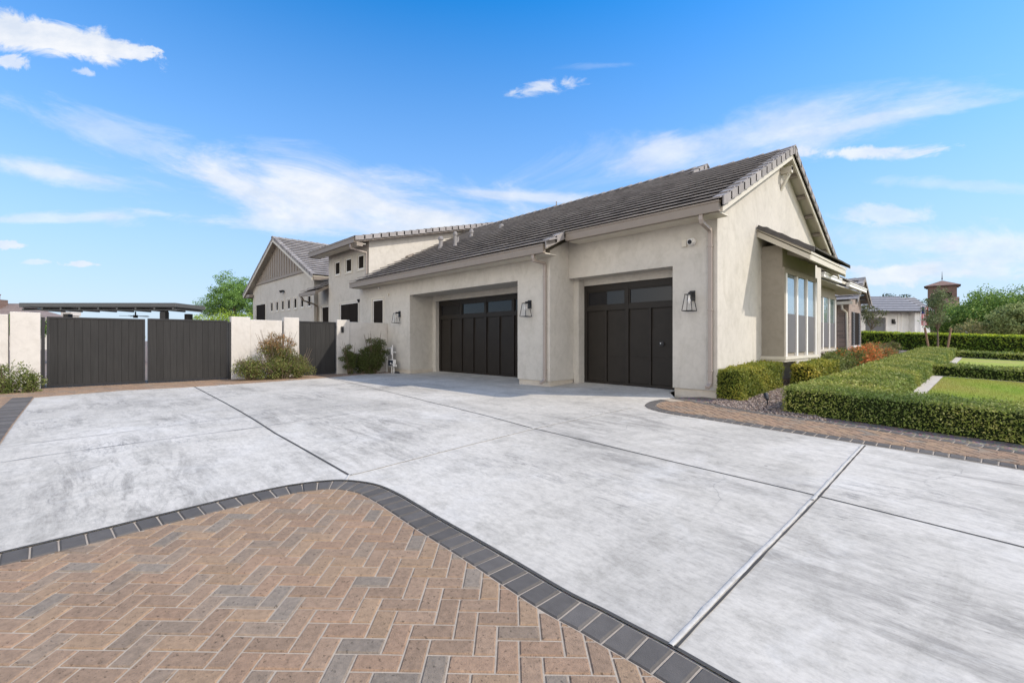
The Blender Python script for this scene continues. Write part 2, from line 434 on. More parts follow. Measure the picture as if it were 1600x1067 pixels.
# front curve between the concrete and the dark paver border
curve_px = [(0, 864), (75, 846.5), (150, 829), (236, 808), (322, 787.5), (388, 772), (450, 759), (506, 751.8), (544, 751), (585, 757), (619, 771),
            (652, 790), (687, 811), (740, 841), (797, 874), (882, 924), (940, 953), (989, 979), (1048, 1010), (1146, 1066)]
CV = [G(*p) for p in curve_px]
c_left = [ext(CV[1], CV[0], L) for L in (4., 2., 1.)]
c_right = [ext(CV[-2], CV[-1], L) for L in (.6, 1.3, 2.6, 4.5)]
CURVE = catmull(c_left+CV+c_right, 8)
top_px = [(54, 621), (194, 610), (302, 604.4), (400, 598.2), (472, 593), (526, 588.7)]
TOP = [G(*p) for p in top_px]
str_px = [(1055, 622), (1032, 624.6), (1018, 627), (1010, 630), (1006.6, 634), (1014, 639), (1030, 643.5), (1048, 647), (1120, 658), (1190, 669), (1260, 680), (1348, 694), (1470, 713), (1600, 734.7)]
STR = [G(*p) for p in str_px]; STR_END = ext(STR[-4], STR[-1], 9.)
LEFT = [G(0, 695.5), G(54, 621)]; LEFT_EXT = ext(LEFT[1], LEFT[0], 5.)
conc = TOP+[(-14.62, 8.0), (-14.62, 8.33), (-13.4, 8.33), (-13.4, 9.5), (-4.7, 9.5), (-4.7, 9.05), (-4.62, 8.98)]+STR+[STR_END]+\
       [(STR_END[0], STR_END[1]-9)]+CURVE[::-1]+[(LEFT_EXT[0], CURVE[0][1]), LEFT_EXT, LEFT[0]]
sheet('driveway', conc, .0, 'concrete', .35)
for nm, px, w, mt, h, wob, off in [
    ('driveway_joint', [(506, 588.5), (675, 629), (830, 668.5), (1050, 721), (1275, 774), (1440, 815), (1600, 855), (1900, 930)], .015, 'dark_joint', 0, 0, .004),
    ('driveway_joint', [(304, 604.5), (430, 677), (545, 742)], .021, 'dark_joint', 0, 0, .004),
    ('driveway_joint', [(540, 751), (545, 743), (690, 706), (834, 669.5), (990, 636)], .024, 'caulk', .003, .18, .006),
    ('driveway_joint', [(1048, 1009), (1160, 892), (1272, 778), (1348, 695.5)], .027, 'caulk', .003, .25, .006),
    ('driveway_joint', [(1055, 1013), (1165, 896.5), (1277.5, 779.5), (1352, 696)], .013, 'dark_joint', 0, .3, .004),
    ('driveway_joint', [(0, 723), (73.5, 711), (250, 687), (400, 668), (572, 642.5), (647, 634.5)], .012, 'crack_line', 0, .5, .004),
    ('driveway_joint', [(0, 699), (200, 674), (400, 648.5), (607, 626)], .009, 'crack_line', 0, .5, .004)]:
    strip(nm, [G(*p) for p in px], w, off, mt, h, wob)
structure(strip('driveway_joint', offset_line(CURVE, .008), .02, .004, 'dark_joint'))

# paved areas : real pavers on a jointing bed
PAV_D = .205
INNER = offset_line(CURVE, -PAV_D)
def chamfer_paver(m, quad, z, t, ch=.0085, hz=.0085):
    """quad (counter clockwise polygon) -> bevelled top"""
    n = len(quad); cx = sum(q[0] for q in quad)/n; cy = sum(q[1] for q in quad)/n
    ins = []
    for i in range(n):
        a, b, c = quad[i-1], quad[i], quad[(i+1) % n]
        e1 = (b[0]-a[0], b[1]-a[1]); e2 = (c[0]-b[0], c[1]-b[1]); l1 = math.hypot(*e1) or 1e-6; l2 = math.hypot(*e2) or 1e-6
        n1 = (-e1[1]/l1, e1[0]/l1); n2 = (-e2[1]/l2, e2[0]/l2)
        k = 1+n1[0]*n2[0]+n1[1]*n2[1]; k = max(k, .35)
        ins.append((b[0]+(n1[0]+n2[0])/k*ch, b[1]+(n1[1]+n2[1])/k*ch))
    tl = random.uniform(-.012, .012); tm = random.uniform(-.012, .012)
    zz = lambda q: gz(*q)+z+(q[0]-cx)*tl+(q[1]-cy)*tm
    vs = [(q[0], q[1], zz(q)) for q in ins]+[(q[0], q[1], zz(q)-hz) for q in quad]+[(q[0], q[1], zz(q)-.03) for q in quad]
    fs = [tuple(range(n))]+[(i, n+i, n+(i+1) % n, (i+1) % n) for i in range(n)]+[(n+i, 2*n+i, 2*n+(i+1) % n, n+(i+1) % n) for i in range(n)]
    m.add(vs, fs, t)
def clip_half(poly, p, nrm):      # keep the side where (q-p).n > 0
    out = []
    for i in range(len(poly)):
        a, b = poly[i], poly[(i+1) % len(poly)]
        da = (a[0]-p[0])*nrm[0]+(a[1]-p[1])*nrm[1]; db = (b[0]-p[0])*nrm[0]+(b[1]-p[1])*nrm[1]
        if da > 0: out.append(a)
        if da*db < 0:
            t = da/(da-db); out.append((a[0]+(b[0]-a[0])*t, a[1]+(b[1]-a[1])*t))
    return out
def paver_colour():
    r = random.random()
    if r < .06: c = (.265, .225, .185)
    elif r < .18: c = (.29, .226, .172)
    elif r < .33: c = (.345, .237, .165)
    elif r < .52: c = (.345, .245, .165)
    else: c = (.315, .225, .160)
    k = random.uniform(.9, 1.1); return (c[0]*k*.93, c[1]*k*.89, c[2]*k*.83)
def herringbone(m, poly, ang, wd, z, edges, o=(0, 0)):
    ca, sa = math.cos(ang), math.sin(ang)
    P = np.array(poly); lx = (P[:, 0]-o[0])*ca+(P[:, 1]-o[1])*sa; ly = -(P[:, 0]-o[0])*sa+(P[:, 1]-o[1])*ca
    x0, x1, y0, y1 = lx.min()/wd-3, lx.max()/wd+3, ly.min()/wd-3, ly.max()/wd+3
    g = .015
    E = np.array(edges)
    for i in range(int(-y1)-3, int(-y0)+4):
        for mm in range(int((x0-i)/4)-1, int((x1-i)/4)+2):
            for (a, b, c, d) in ((i+4*mm, -i, 2, 1), (i+4*mm, -i-2, 1, 2)):
                q = [(a+g, b+g), (a+c-g, b+g), (a+c-g, b+d-g), (a+g, b+d-g)]
                w = [(o[0]+(u*ca-v*sa)*wd, o[1]+(u*sa+v*ca)*wd) for u, v in q]
                cx, cy = sum(p[0] for p in w)/4, sum(p[1] for p in w)/4
                if not inside([(cx, cy)]+w, poly).any(): continue
                # clip against the nearest stretch of border
                for _ in range(2):
                    dd = np.hypot(E[:, 0]-cx, E[:, 1]-cy); j = int(dd.argmin())
                    if dd[j] > wd*1.6: break
                    j0, j1 = max(j-1, 0), min(j+1, len(E)-1)
                    tx, ty = E[j1]-E[j0]; L = math.hypot(tx, ty); nr = (-ty/L, tx/L)
                    if not inside([(E[j][0]+nr[0]*.03, E[j][1]+nr[1]*.03)], poly)[0]: nr = (-nr[0], -nr[1])
                    w = clip_half(w, (E[j][0]+nr[0]*.004, E[j][1]+nr[1]*.004), nr)
                    if len(w) < 3: break
                    cx, cy = sum(p[0] for p in w)/len(w), sum(p[1] for p in w)/len(w)
                if len(w) < 3: continue
                ar = abs(sum(w[k][0]*w[(k+1) % len(w)][1]-w[(k+1) % len(w)][0]*w[k][1] for k in range(len(w))))/2
                if ar < wd*wd*.06 or not inside([(cx, cy)], poly)[0]: continue
                chamfer_paver(m, w, z, paver_colour())
def soldier(m, line, depth, step, z, side=-1, shade=1.0):
    """dark border pavers laid across a line"""
    D = [0]
    for a, b in zip(line, line[1:]): D.append(D[-1]+math.dist(a, b))
    def at(s):
        j = min(max(int(np.searchsorted(D, s)), 1), len(D)-1); t = (s-D[j-1])/(D[j]-D[j-1] or 1)
        a, b = line[j-1], line[j]; j0, j1 = max(j-3, 0), min(j+2, len(D)-1)
        tx, ty = line[j1][0]-line[j0][0], line[j1][1]-line[j0][1]; L = math.hypot(tx, ty)
        return (a[0]+(b[0]-a[0])*t, a[1]+(b[1]-a[1])*t), (-ty/L*side, tx/L*side)
    s = 0
    while s+step < D[-1]:
        (p0, n0), (p1, n1) = at(s+.003), at(s+step-.003)
        e = .012
        q = [(p0[0]+n0[0]*e, p0[1]+n0[1]*e), (p1[0]+n1[0]*e, p1[1]+n1[1]*e), (p1[0]+n1[0]*depth, p1[1]+n1[1]*depth), (p0[0]+n0[0]*depth, p0[1]+n0[1]*depth)]
        ar = sum(q[k][0]*q[(k+1) % 4][1]-q[(k+1) % 4][0]*q[k][1] for k in range(4))
        if ar < 0: q = q[::-1]
        k = random.uniform(.82, 1.15)*shade
        chamfer_paver(m, q, z, (.112*k, .102*k, .092*k), .010, .010)
        s += step
ca_ang = math.atan2(RY, RX)
near = [p for p in INNER]
foot = [W(6.5, -1.5), W(-7.5, -1.5)]
pv_poly = near+foot
sheet('pavement', pv_poly, -.002, 'gap_base', .4)
m = MB(); herringbone(m, pv_poly, ca_ang, .099, .004, densify(INNER, .06, False), W(0.03, 0.02)); structure(m.build('pavement', 'paver'))
bd = CURVE+offset_line(CURVE, -PAV_D-.004)[::-1]
sheet('pavement_border', bd, -.005, 'gap_base', .3)
m = MB(); soldier(m, CURVE, PAV_D, .125, .004); structure(m.build('pavement_border', 'dark_paver'))
# strip in front of the hedge
bed_px = [(1055, 622), (1104, 630), (1154, 639), (1190, 645), (1300, 660), (1450, 683), (1600, 707)]
BED = [G(*p) for p in bed_px]; BED_END = ext(BED[-3], BED[-1], 9.)
st_poly = STR[1:]+[STR_END, BED_END]+BED[::-1]
sheet('pavement', st_poly, .004, 'gap_base', .3)
lo = densify(catmull(STR[1:], 6)+[STR_END], .3, False); hi = densify(catmull(BED, 6)+[BED_END], .3, False)
m = MB(); soldier(m, lo, .19, .125, .012, side=1); soldier(m, hi, .16, .125, .012, side=-1)
for s_ in ():
    pass
structure(m.build('pavement_border', 'dark_paver'))
lo_i = offset_line(lo, .195); hi_i = offset_line(hi, -.165)
in_poly = [p for p in lo_i[4:]]+[p for p in hi_i[4:]][::-1]
m = MB(); herringbone(m, in_poly, ca_ang, .105, .012, densify(lo_i[4:], .06, False)+densify(hi_i[4:], .06, False)); structure(m.build('pavement', 'paver'))
# pavers along the gates and left of the concrete
gate_poly = [(-15.9, -1.2), (-15.9, 6.9), (-14.7, 6.9), (-14.62, 8.0)]+TOP[::-1]+[(TOP[0][0]-.02, TOP[0][1]-.5), (TOP[0][0], -1.2)]
LS = [G(31.5, 622), G(0, 652)]; LS_EXT = ext(LS[0], LS[1], 5.)
strip_l = [LEFT[1], LEFT[0], LEFT_EXT]
gp = [(-15.9, -9), (-15.9, 6.9), (-14.8, 6.9), (-14.66, 7.9)]+TOP[::-1]+[LEFT[0], LEFT_EXT, (LEFT_EXT[0], -9)]
sheet('pavement', gp, .003, 'gap_base', .4)
m = MB(); herringbone(m, gp, ca_ang, .105, .010, densify(TOP[::-1]+[LEFT[0], LEFT_EXT], .06, False)); structure(m.build('pavement', 'paver'))
m = MB(); soldier(m, densify(strip_l, .2, False), .30, .19, .018, side=-1, shade=1.1); structure(m.build('pavement_border', 'dark_paver'))

# ------------------------------------------------------------------ house helpers
HOUSE = thing('house', 'cream stucco garage house with brown tile roofs and black garage doors', 'house', (-3.685, 9, 0), world=True)
def part(name, m, mat, parent=None, **kw): return m.build(name, mat, parent or HOUSE, **kw)
def wall_y(m, x0, x1, y, z0, z1, holes=(), th=.25, depth=None):
    """wall facing -Y at y, with real openings (hx0,hx1,hz0,hz1)"""
    xs = sorted({x0, x1, *[h[0] for h in holes], *[h[1] for h in holes]}); zs = sorted({z0, z1, *[h[2] for h in holes], *[h[3] for h in holes]})
    xs = [v for v in xs if x0 <= v <= x1]; zs = [v for v in zs if z0 <= v <= z1]
    solid = lambda a, c: not any(h[0] <= a <= h[1] and h[2] <= c <= h[3] for h in holes)
    for i in range(len(xs)-1):
        for j in range(len(zs)-1):
            a, b, c, d = xs[i], xs[i+1], zs[j], zs[j+1]; s = solid((a+b)/2, (c+d)/2)
            if s:
                m.add([(a, y, c), (b, y, c), (b, y, d), (a, y, d)], [(0, 1, 2, 3)])
                m.add([(a, y+th, c), (b, y+th, c), (b, y+th, d), (a, y+th, d)], [(3, 2, 1, 0)])
            sl = i > 0 and solid((xs[i-1]+a)/2, (c+d)/2); su = j > 0 and solid((a+b)/2, (zs[j-1]+c)/2)
            if s != sl:
                q = [(a, y, c), (a, y+th, c), (a, y+th, d), (a, y, d)]; m.add(q, [(0, 1, 2, 3)] if not s else [(3, 2, 1, 0)])
            if s != su:
                q = [(a, y, c), (b, y, c), (b, y+th, c), (a, y+th, c)]; m.add(q, [(0, 1, 2, 3)] if not s else [(3, 2, 1, 0)])
            if i == len(xs)-2 and s: m.add([(b, y, c), (b, y+th, c), (b, y+th, d), (b, y, d)], [(0, 1, 2, 3)])
            if j == len(zs)-2 and s: m.add([(a, y, d), (b, y, d), (b, y+th, d), (a, y+th, d)], [(0, 1, 2, 3)])
def window_y(x0, x1, y, z0, z1, sill=False, mull=0, fr=.045, pane='screen_dark'):
    """window sunk in a wall facing -Y"""
    m = MB(); fy0, fy1 = y+.008, y+.06
    m.box(x0, x0+fr, fy0, fy1, z0, z1); m.box(x1-fr, x1, fy0, fy1, z0, z1)
    m.box(x0+fr, x1-fr, fy0, fy1, z1-fr, z1); m.box(x0+fr, x1-fr, fy0, fy1, z0, z0+fr)
    o = part('window', m, 'white_trim')
    p = MB(); n = mull+1; w = (x1-x0-2*fr)/n
    for i in range(n):
        p = MB(); p.box(x0+fr+i*w+(.006 if i else 0), x0+fr+(i+1)*w-(.006 if i < n-1 else 0), fy0+.018, fy1-.01, z0+fr, z1-fr); part('pane', p, pane, o)
    t = MB(); g = .075
    t.box(x0-g, x0, y-.018, y+.04, z0-g, z1+g); t.box(x1, x1+g, y-.018, y+.04, z0-g, z1+g)
    t.box(x0, x1, y-.018, y+.04, z1, z1+g); t.box(x0, x1, y-.022, y+.04, z0-g, z0)
    part('casing', t, 'cream_trim', o)
    return o
TILE = [(.315, .293, .28), (.29, .269, .258), (.33, .308, .296), (.30, .277, .264), (.275, .257, .249)]
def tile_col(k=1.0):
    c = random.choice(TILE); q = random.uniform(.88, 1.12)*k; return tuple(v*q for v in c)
def tile_slope(P0, U, V, ulen, vlen, keep=None, tw=.335, exp=.355, k=1.0):
    m = MB(); P0, U, V = Vector(P0), Vector(U).normalized(), Vector(V).normalized(); N = U.cross(V)
    if N.z < 0: N = -N
    rows = int(math.ceil(vlen/exp)); cols = int(math.ceil(ulen/tw))+1
    for j in range(rows):
        v0 = j*exp; v1 = min(v0+exp+.03, vlen); off = (j % 2)*tw*.5
        for i in range(-1, cols):
            u0 = max(i*tw+off, 0); u1 = min((i+1)*tw+off, ulen)
            if u1-u0 < .02: continue
            c = P0+U*(u0+u1)/2+V*(v0+v1)/2
            if keep and not keep(c): continue
            u0 += .0012; u1 -= .0012; r = random.uniform(-.002, .002)
            lo_, hi_ = .094+r, .030+r
            A = P0+U*u0+V*v0; B = P0+U*u1+V*v0; C = P0+U*u1+V*v1; D = P0+U*u0+V*v1
            vs = [A+N*.066, B+N*.066, C-N*.004, D-N*.004, A+N*lo_, B+N*lo_, C+N*hi_, D+N*hi_]
            q = [(4, 5, 6, 7), (0, 1, 5, 4), (1, 2, 6, 5), (3, 0, 4, 7), (2, 3, 7, 6)]
            if U.cross(V).z < 0: q = [f[::-1] for f in q]
            m.add(vs, q, tile_col(k))
    return m
def rake_tiles(m, A, B, side, w=.19, drop=.17, exp=.355, k=.98):
    """L shaped barge tiles from A (eave) up to B; side = outward vector"""
    A, B, S = Vector(A), Vector(B), Vector(side).normalized(); V = (B-A); L = V.length; V.normalize(); N = S.cross(V)
    if N.z < 0: N = -N
    n = int(L/exp)+1
    for j in range(n):
        a, b = j*exp, min((j+1)*exp+.05, L); c = tile_col(k); r = random.uniform(-.004, .004)
        p = A+V*a+N*(.085+r); q = A+V*b+N*(.060+r)
        th = Vector(N)*.03
        # top leaf
        v = [p-S*w, p, q, q-S*w]; vs = [x-th for x in v]+v
        m.add(vs, [(0, 3, 2, 1), (4, 5, 6, 7), (0, 1, 5, 4), (1, 2, 6, 5), (2, 3, 7, 6), (3, 0, 4, 7)] if (p-(p-S*w)).cross(q-p).z > 0 else [(1, 2, 3, 0), (7, 6, 5, 4), (4, 5, 1, 0), (5, 6, 2, 1), (6, 7, 3, 2), (7, 4, 0, 3)], c)
        # hanging leaf
        d = Vector((0, 0, -1))*drop
        m.obox(p+S*.002+Vector((0, 0, -.002)), S*.028, V*(b-a)+N*(-.025), d, c)
def ridge_tiles(m, A, B, half=.15, exp=.36, sl=.5, k=.9):
    A, B = Vector(A), Vector(B); V = (B-A); L = V.length; V.normalize(); H = Vector((-V.y, V.x, 0)).normalized()
    n = int(L/exp)+1
    for j in range(n):
        a, b = j*exp, min((j+1)*exp+.04, L); c = tile_col(k)
        for s in (1, -1):
            p, q = A+V*a+Vector((0, 0, .105)), A+V*b+Vector((0, 0, .075)); d = H*s*half+Vector((0, 0, -half*sl))
            v = [p, q, q+d, p+d]; dn = Vector((0, 0, -.03)); f = [(0, 1, 2, 3), (7, 6, 5, 4), (0, 3, 7, 4), (3, 2, 6, 7), (2, 1, 5, 6)]
            if (q-p).cross(d).z < 0: f = [x[::-1] for x in f]
            m.add(v+[x+dn for x in v], f, c)
def deck(P, th=.13):                       # slab under the tiles (polygon of its top)
    m = MB(); m.prism(P, (0, 0, -th)); return m
RS = .5
def rz_(y): return 3.63+RS*(y-8.6)

# ---- garage block -------------------------------------------------------------
m = MB()
wall_y(m, -17.05, -7.31, 8.3, .13, 3.22, holes=[(-13.46, -8.39, -.1, 2.6), (-16.03, -15.24, 1.42, 2.6)], th=.9)
m.add([(-17.05, 8.3, 3.22), (-7.31, 8.3, 3.22), (-7.31, 9.2, 3.66), (-17.05, 9.2, 3.66)], [(0, 1, 2, 3)])
m.prism([(-7.31, 8.3, 3.22), (-7.31, 9.2, 3.22), (-7.31, 9.2, 3.64)], (-.2, 0, 0))
part('wall', m, 'stucco')
m = MB()
wall_y(m, -7.306, -3.887, 9.0, .13, 3.52, holes=[(-7.306, -4.59, -.1, 2.61)], th=.42)
m.box(-7.31, -7.16, 9.2, 9.42, .0, 2.66)      # jamb that carries the side wall on to the door
part('wall', m, 'stucco')
m = MB(); gy0, gy1, gp_ = 9.0, 16.6, 12.8
m.prism([(-3.685, gy0, .13), (-3.685, gy1, .13), (-3.685, gy1, 3.5), (-3.685, gp_, rz_(gp_)-.13), (-3.685, gy0, rz_(gy0)-.11)], (-.2, 0, 0))
part('wall', m, 'stucco')
e = .028
for q in ((-17.0, -13.46, 8.3+e, 9.2, -.3, .13), (-8.39+e, -7.31-e, 8.3+e, 9.41, -.3, .13), (-4.59+e, -3.685-e, 9+e, 16.6, -.35, .13)):
    m = MB(); m.box(*q); part('plinth', m, 'plinth')
m = MB()                                      # casings round the two garage doors
m.box(-13.46, -13.28, 9.20, 9.42, -.02, 2.6); m.box(-8.42, -8.30, 9.20, 9.42, -.02, 2.6); m.box(-13.28, -8.42, 9.20, 9.42, 2.44, 2.66)
m.box(-7.16, -4.59, 9.421, 9.5, 2.45, 2.70); m.box(-4.72, -4.59, 9.421, 9.5, -.02, 2.45); m.box(-7.30, -7.16, 9.421, 9.5, -.02, 2.70)
part('door_casing', m, 'stucco')

def garage_door(x0, x1, y, z1, nwin, handle=False):
    w = (x1-x0)/nwin; z0 = .01; zw0, zw1 = 1.93, 2.30
    m = MB(); m.box(x0, x1, y+.048, y+.07, z0, zw0); m.box(x0, x1, y+.048, y+.07, zw1, z1)
    st = .09
    for i in range(nwin+1):
        a = max(x0, x0+i*w-st/2*(1 if 0 < i < nwin else 2)); b = min(x1, x0+i*w+st/2*(1 if 0 < i < nwin else 2))
        if i == 0: a, b = x0, x0+st
        if i == nwin: a, b = x1-st, x1
        m.box(a, b, y, y+.068, z0+.001, z1-.001)
    for i in range(nwin):
        a, b = x0+i*w+(st if i == 0 else st/2), x0+(i+1)*w-(st if i == nwin-1 else st/2)
        m.box(a, b, y+.004, y+.048, zw0-.11, zw0+.0); m.box(a, b, y+.004, y+.048, zw1, z1-.002)
        c = (a+b)/2; m.box(c-.03, c+.03, y+.004, y+.048, z0+.09, zw0-.11)
        m.box(a, b, y+.004, y+.048, z0+.002, z0+.09)
        for (p, q) in ((a, c-.03), (c+.03, b)):   # sunk panels, section by section
            for zz in (.42, 1.03, 1.50) if False else (.415, 1.025, 1.52)[:2]:
                m.box(p+.012, q-.012, y+.036, y+.049, zz-.30, zz+.302)
    o = part('garage_door', m, 'door_black')
    for i in range(nwin):
        a, b = x0+i*w+(st if i == 0 else st/2), x0+(i+1)*w-(st if i == nwin-1 else st/2)
        g = MB(); g.box(a+.03, b-.03, y+.04, y+.05, zw0+.03, zw1-.03); part('window_pane', g, 'dark_glass', o)
        f = MB()
        f.box(a, a+.03, y+.02, y+.055, zw0, zw1); f.box(b-.03, b, y+.02, y+.055, zw0, zw1); f.box(a+.03, b-.03, y+.02, y+.055, zw0, zw0+.03); f.box(a+.03, b-.03, y+.02, y+.055, zw1-.03, zw1)
        part('window_frame', f, 'door_black', o)
    if handle:
        h = MB(); hx, hz = x0+.73*(x1-x0)*1.06, 1.02
        hx = x1-.36
        h.box(hx-.05, hx+.05, y+.012, y+.03, hz-.05, hz+.05); h.tube([(hx, y+.03, hz), (hx, y-.03, hz)], .018); h.box(hx-.01, hx+.085, y-.04, y-.022, hz-.012, hz+.012)
        part('handle', h, 'metal_black', o)
        k = MB(); k.tube([(hx+.01, y+.014, hz+.01), (hx+.01, y-.045, hz+.01)], .012, 10); part('lock', k, 'steel', o)
garage_door(-13.28, -8.42, 9.34, 2.44, 4)
garage_door(-7.16, -4.72, 9.43, 2.45, 2, True)

# ---- roof of the garage block
kp = lambda c: (c.y > 8.6 or c.x < -7.05) and (c.y < 12.85 or c.x < -5.9)
hyp = math.sqrt(1+RS*RS)
roof = tile_slope((-16.95, 7.86, rz_(7.86)), (1, 0, 0), (0, 1, RS), 13.54, 5.76*hyp, kp)
rb = tile_slope((-3.41, 17.74, rz_(12.8)-RS*4.94), (-1, 0, 0), (0, -1, RS), 13.5, 4.94*hyp, lambda c: True)
rake_tiles(roof, (-3.40, 8.56, rz_(8.56)), (-3.40, 12.8, rz_(12.8)), (1, 0, 0))
rake_tiles(roof, (-3.40, 17.74, rz_(12.8)-RS*4.94), (-3.40, 12.8, rz_(12.8)), (1, 0, 0))
rake_tiles(roof, (-7.03, 7.86, rz_(7.86)), (-7.03, 8.62, rz_(8.62)), (1, 0, 0), k=.95)
rake_tiles(roof, (-5.88, 12.75, rz_(12.75)+.06), (-5.88, 13.6, rz_(13.6)+.06), (1, 0, 0))
ridge_tiles(roof, (-3.36, 12.8, rz_(12.8)), (-6.0, 12.8, rz_(12.8)))
ridge_tiles(roof, (-5.85, 13.6, rz_(13.6)+.04), (-16.8, 13.6, rz_(13.6)+.04))
for mm in (rb,):
    o_ = len(roof.v); roof.v += mm.v; roof.t += mm.t; roof.f += [tuple(i+o_ for i in f) for f in mm.f]
ROOF = part('roof', roof, 'tile')
m = MB()
m.prism([(-3.43, 8.62, rz_(8.62)), (-3.43, 12.8, rz_(12.8)), (-7.04, 12.8, rz_(12.8)), (-7.04, 8.62, rz_(8.62))], (0, 0, -.12))
m.prism([(-7.06, 7.9, rz_(7.9)), (-7.06, 12.8, rz_(12.8)), (-16.93, 12.8, rz_(12.8)), (-16.93, 7.9, rz_(7.9))], (0, 0, -.12))
m.prism([(-5.9, 12.8, rz_(12.8)), (-5.9, 13.6, rz_(13.6)), (-16.93, 13.6, rz_(13.6)), (-16.93, 12.8, rz_(12.8))], (0, 0, -.12))
m.prism([(-3.43, 12.8, rz_(12.8)-.002), (-3.43, 17.7, rz_(12.8)-RS*4.9), (-16.93, 17.7, rz_(12.8)-RS*4.9), (-16.93, 12.8, rz_(12.8)-.002)], (0, 0, -.11))
part('soffit', m, 'cream_trim')
def gutter(x0, x1, y, zt, ends=True):
    m = MB(); m.box(x0, x1, y-.10, y-.006, zt-.21, zt-.03); m.box(x0-.012, x1+.012, y-.115, y-.0, zt-.045, zt-.012)
    part('gutter', m, 'trim')
    m = MB(); m.box(x0+.02, x1-.02, y, y+.40, zt-.22, zt-.195); part('soffit', m, 'cream_trim')
gutter(-7.0, -3.46, 8.60, rz_(8.6)); gutter(-16.9, -7.09, 7.91, rz_(7.91))
m = MB()                                     # barge boards and the little gable truss
for (ya, yb) in ((8.62, 12.8), (17.7, 12.8)):
    za = rz_(12.8)-RS*abs(ya-12.8); zb = rz_(12.8)
    m.prism([(-3.47, ya, za-.01), (-3.47, yb, zb-.01), (-3.47, yb, zb-.22), (-3.47, ya, za-.22)], (.04, 0, 0))
part('barge_board', m, 'cream_trim')
m = MB()
m.box(-3.68, -3.44, 12.74, 12.86, rz_(12.8)-.55, rz_(12.8)-.40)
m.obox((-3.68, 12.745, rz_(12.8)-.95), (.24, 0, .46), (0, .11, 0), (0, 0, .10)); part('bracket', m, 'cream_trim')
for i in range(5):
    y = 13.4+i*.75; z = rz_(12.8)-RS*(y-12.8)
    m = MB(); m.box(-3.68, -3.475, y-.04, y+.04, z-.22, z-.13); part('rafter_tail', m, 'batten_paint')
# ---- downspouts
def downspout(x, yg, zg, yw, zk, zb, w=.075, kick=True):
    m = MB(); P = [(x, yg, zg), (x, yg, zg-.10), (x, yg+.03, zg-.16), (x, yw-.03, zk+.06), (x, yw, zk), (x, yw, zb+.10)]
    if kick: P += [(x, yw-.01, zb+.05), (x, yw-.15, zb-.01)]
    m.rect_tube(P, w, .06)
    for z in (zk-.25, (zk+zb)/2, zb+.3): m.box(x-w/2-.008, x+w/2+.008, yw-.035, yw+.045, z-.015, z+.015)
    part('downspout', m, 'downspout_paint', bevel=.006)
downspout(-3.80, 8.55, 3.44, 8.955, 3.14, .20); downspout(-7.43, 7.86, 3.10, 8.255, 2.86, .10)
# ---- wall lanterns
def lantern(x, y, zt):
    m = MB(); m.box(x-.055, x+.055, y-.025, y, zt-.20, zt); m.box(x-.022, x+.022, y-.15, y-.025, zt-.075, zt-.035)
    m.box(x-.07, x+.07, y-.22, y-.08, zt-.085, zt-.072)
    o = part('lantern', m, 'metal_black')
    f = MB(); yc = y-.15; t0, b0, zb = .058, .102, zt-.40
    T = [(x+a*t0, yc+b*t0, zt-.08) for a, b in ((-1, -1), (1, -1), (1, 1), (-1, 1))]; B = [(x+a*b0, yc+b*b0, zb) for a, b in ((-1, -1), (1, -1), (1, 1), (-1, 1))]
    for i in range(4):
        f.tube([T[i], B[i]], .0075, 6); f.tube([B[i], B[(i+1) % 4]], .0075, 6); f.tube([T[i], T[(i+1) % 4]], .0075, 6)
    part('lantern_frame', f, 'metal_black', o)
    g = MB()
    for i in range(4): g.add([T[i], B[i], B[(i+1) % 4], T[(i+1) % 4]], [(0, 1, 2, 3)])
    part('lantern_glass', g, 'lantern_glass', o)
    b = MB(); b.tube([(x, yc, zt-.09), (x, yc, zt-.16)], .02, 8); b.tube([(x, yc, zt-.16), (x, yc, zt-.20), (x, yc, zt-.26)], [.018, .034, .008], 10); part('bulb', b, 'white_trim', o)
lantern(-14.09, 8.3, 2.10); lantern(-7.96, 8.3, 2.08); lantern(-4.17, 9.0, 2.07)
# ---- camera, junction box, small fittings
m = MB(); m.tube([(-4.16, 9, 3.04), (-4.16, 8.95, 3.04)], .065, 16); m.tube([(-4.16, 8.95, 3.04), (-4.17, 8.87, 3.02)], [.055, .058], 16)
o = part('security_camera', m, 'pvc'); m = MB(); m.tube([(-4.17, 8.872, 3.02), (-4.172, 8.862, 3.018)], .044, 16); part('lens', m, 'metal_black', o)
m = MB(); m.box(-4.385, -4.285, 8.965, 9.0, 2.96, 3.10); part('junction_box', m, 'cream_trim', bevel=.006)
m = MB(); m.tube([(-15.5, 8.3, 3.0), (-15.5, 8.25, 2.99)], .04, 12); part('sensor', m, 'pvc')
m = MB(); m.tube([(-14.85, 8.3, 2.72), (-14.85, 8.27, 2.72)], .045, 12); part('sensor', m, 'cream_trim')
def spot(x, y, z):
    m = MB(); m.tube([(x, y, z), (x, y-.03, z)], .07, 12)
    for s in (-1, 1): m.tube([(x, y-.03, z), (x+s*.09, y-.10, z+.02), (x+s*.13, y-.20, z-.03)], [.02, .05, .075], 10)
    part('flood_light', m, 'metal_black')
spot(-17.5, 8.69, 2.70); spot(-27.7, 9.0, 3.87)
def vent(x, y, h, r, cap=True):
    m = MB(); z = rz_(y); m.tube([(x, y, z-.05), (x, y, z+.10), (x, y, z+.11)], [r*1.7, r*1.3, r], 12); m.tube([(x, y, z+.1), (x, y, z+h)], r, 12)
    if cap: m.tube([(x, y, z+h-.10), (x, y, z+h-.02), (x, y, z+h+.03)], [r*1.4, r*1.4, r*.8], 12)
    part('vent_pipe', m, 'vent_grey')
vent(-15.1, 10.7, .46, .075); vent(-13.5, 10.2, .55, .055); vent(-14.4, 11.0, .26, .05, False); vent(-14.3, 11.6, .30, .06); vent(-13.0, 12.0, .14, .07)
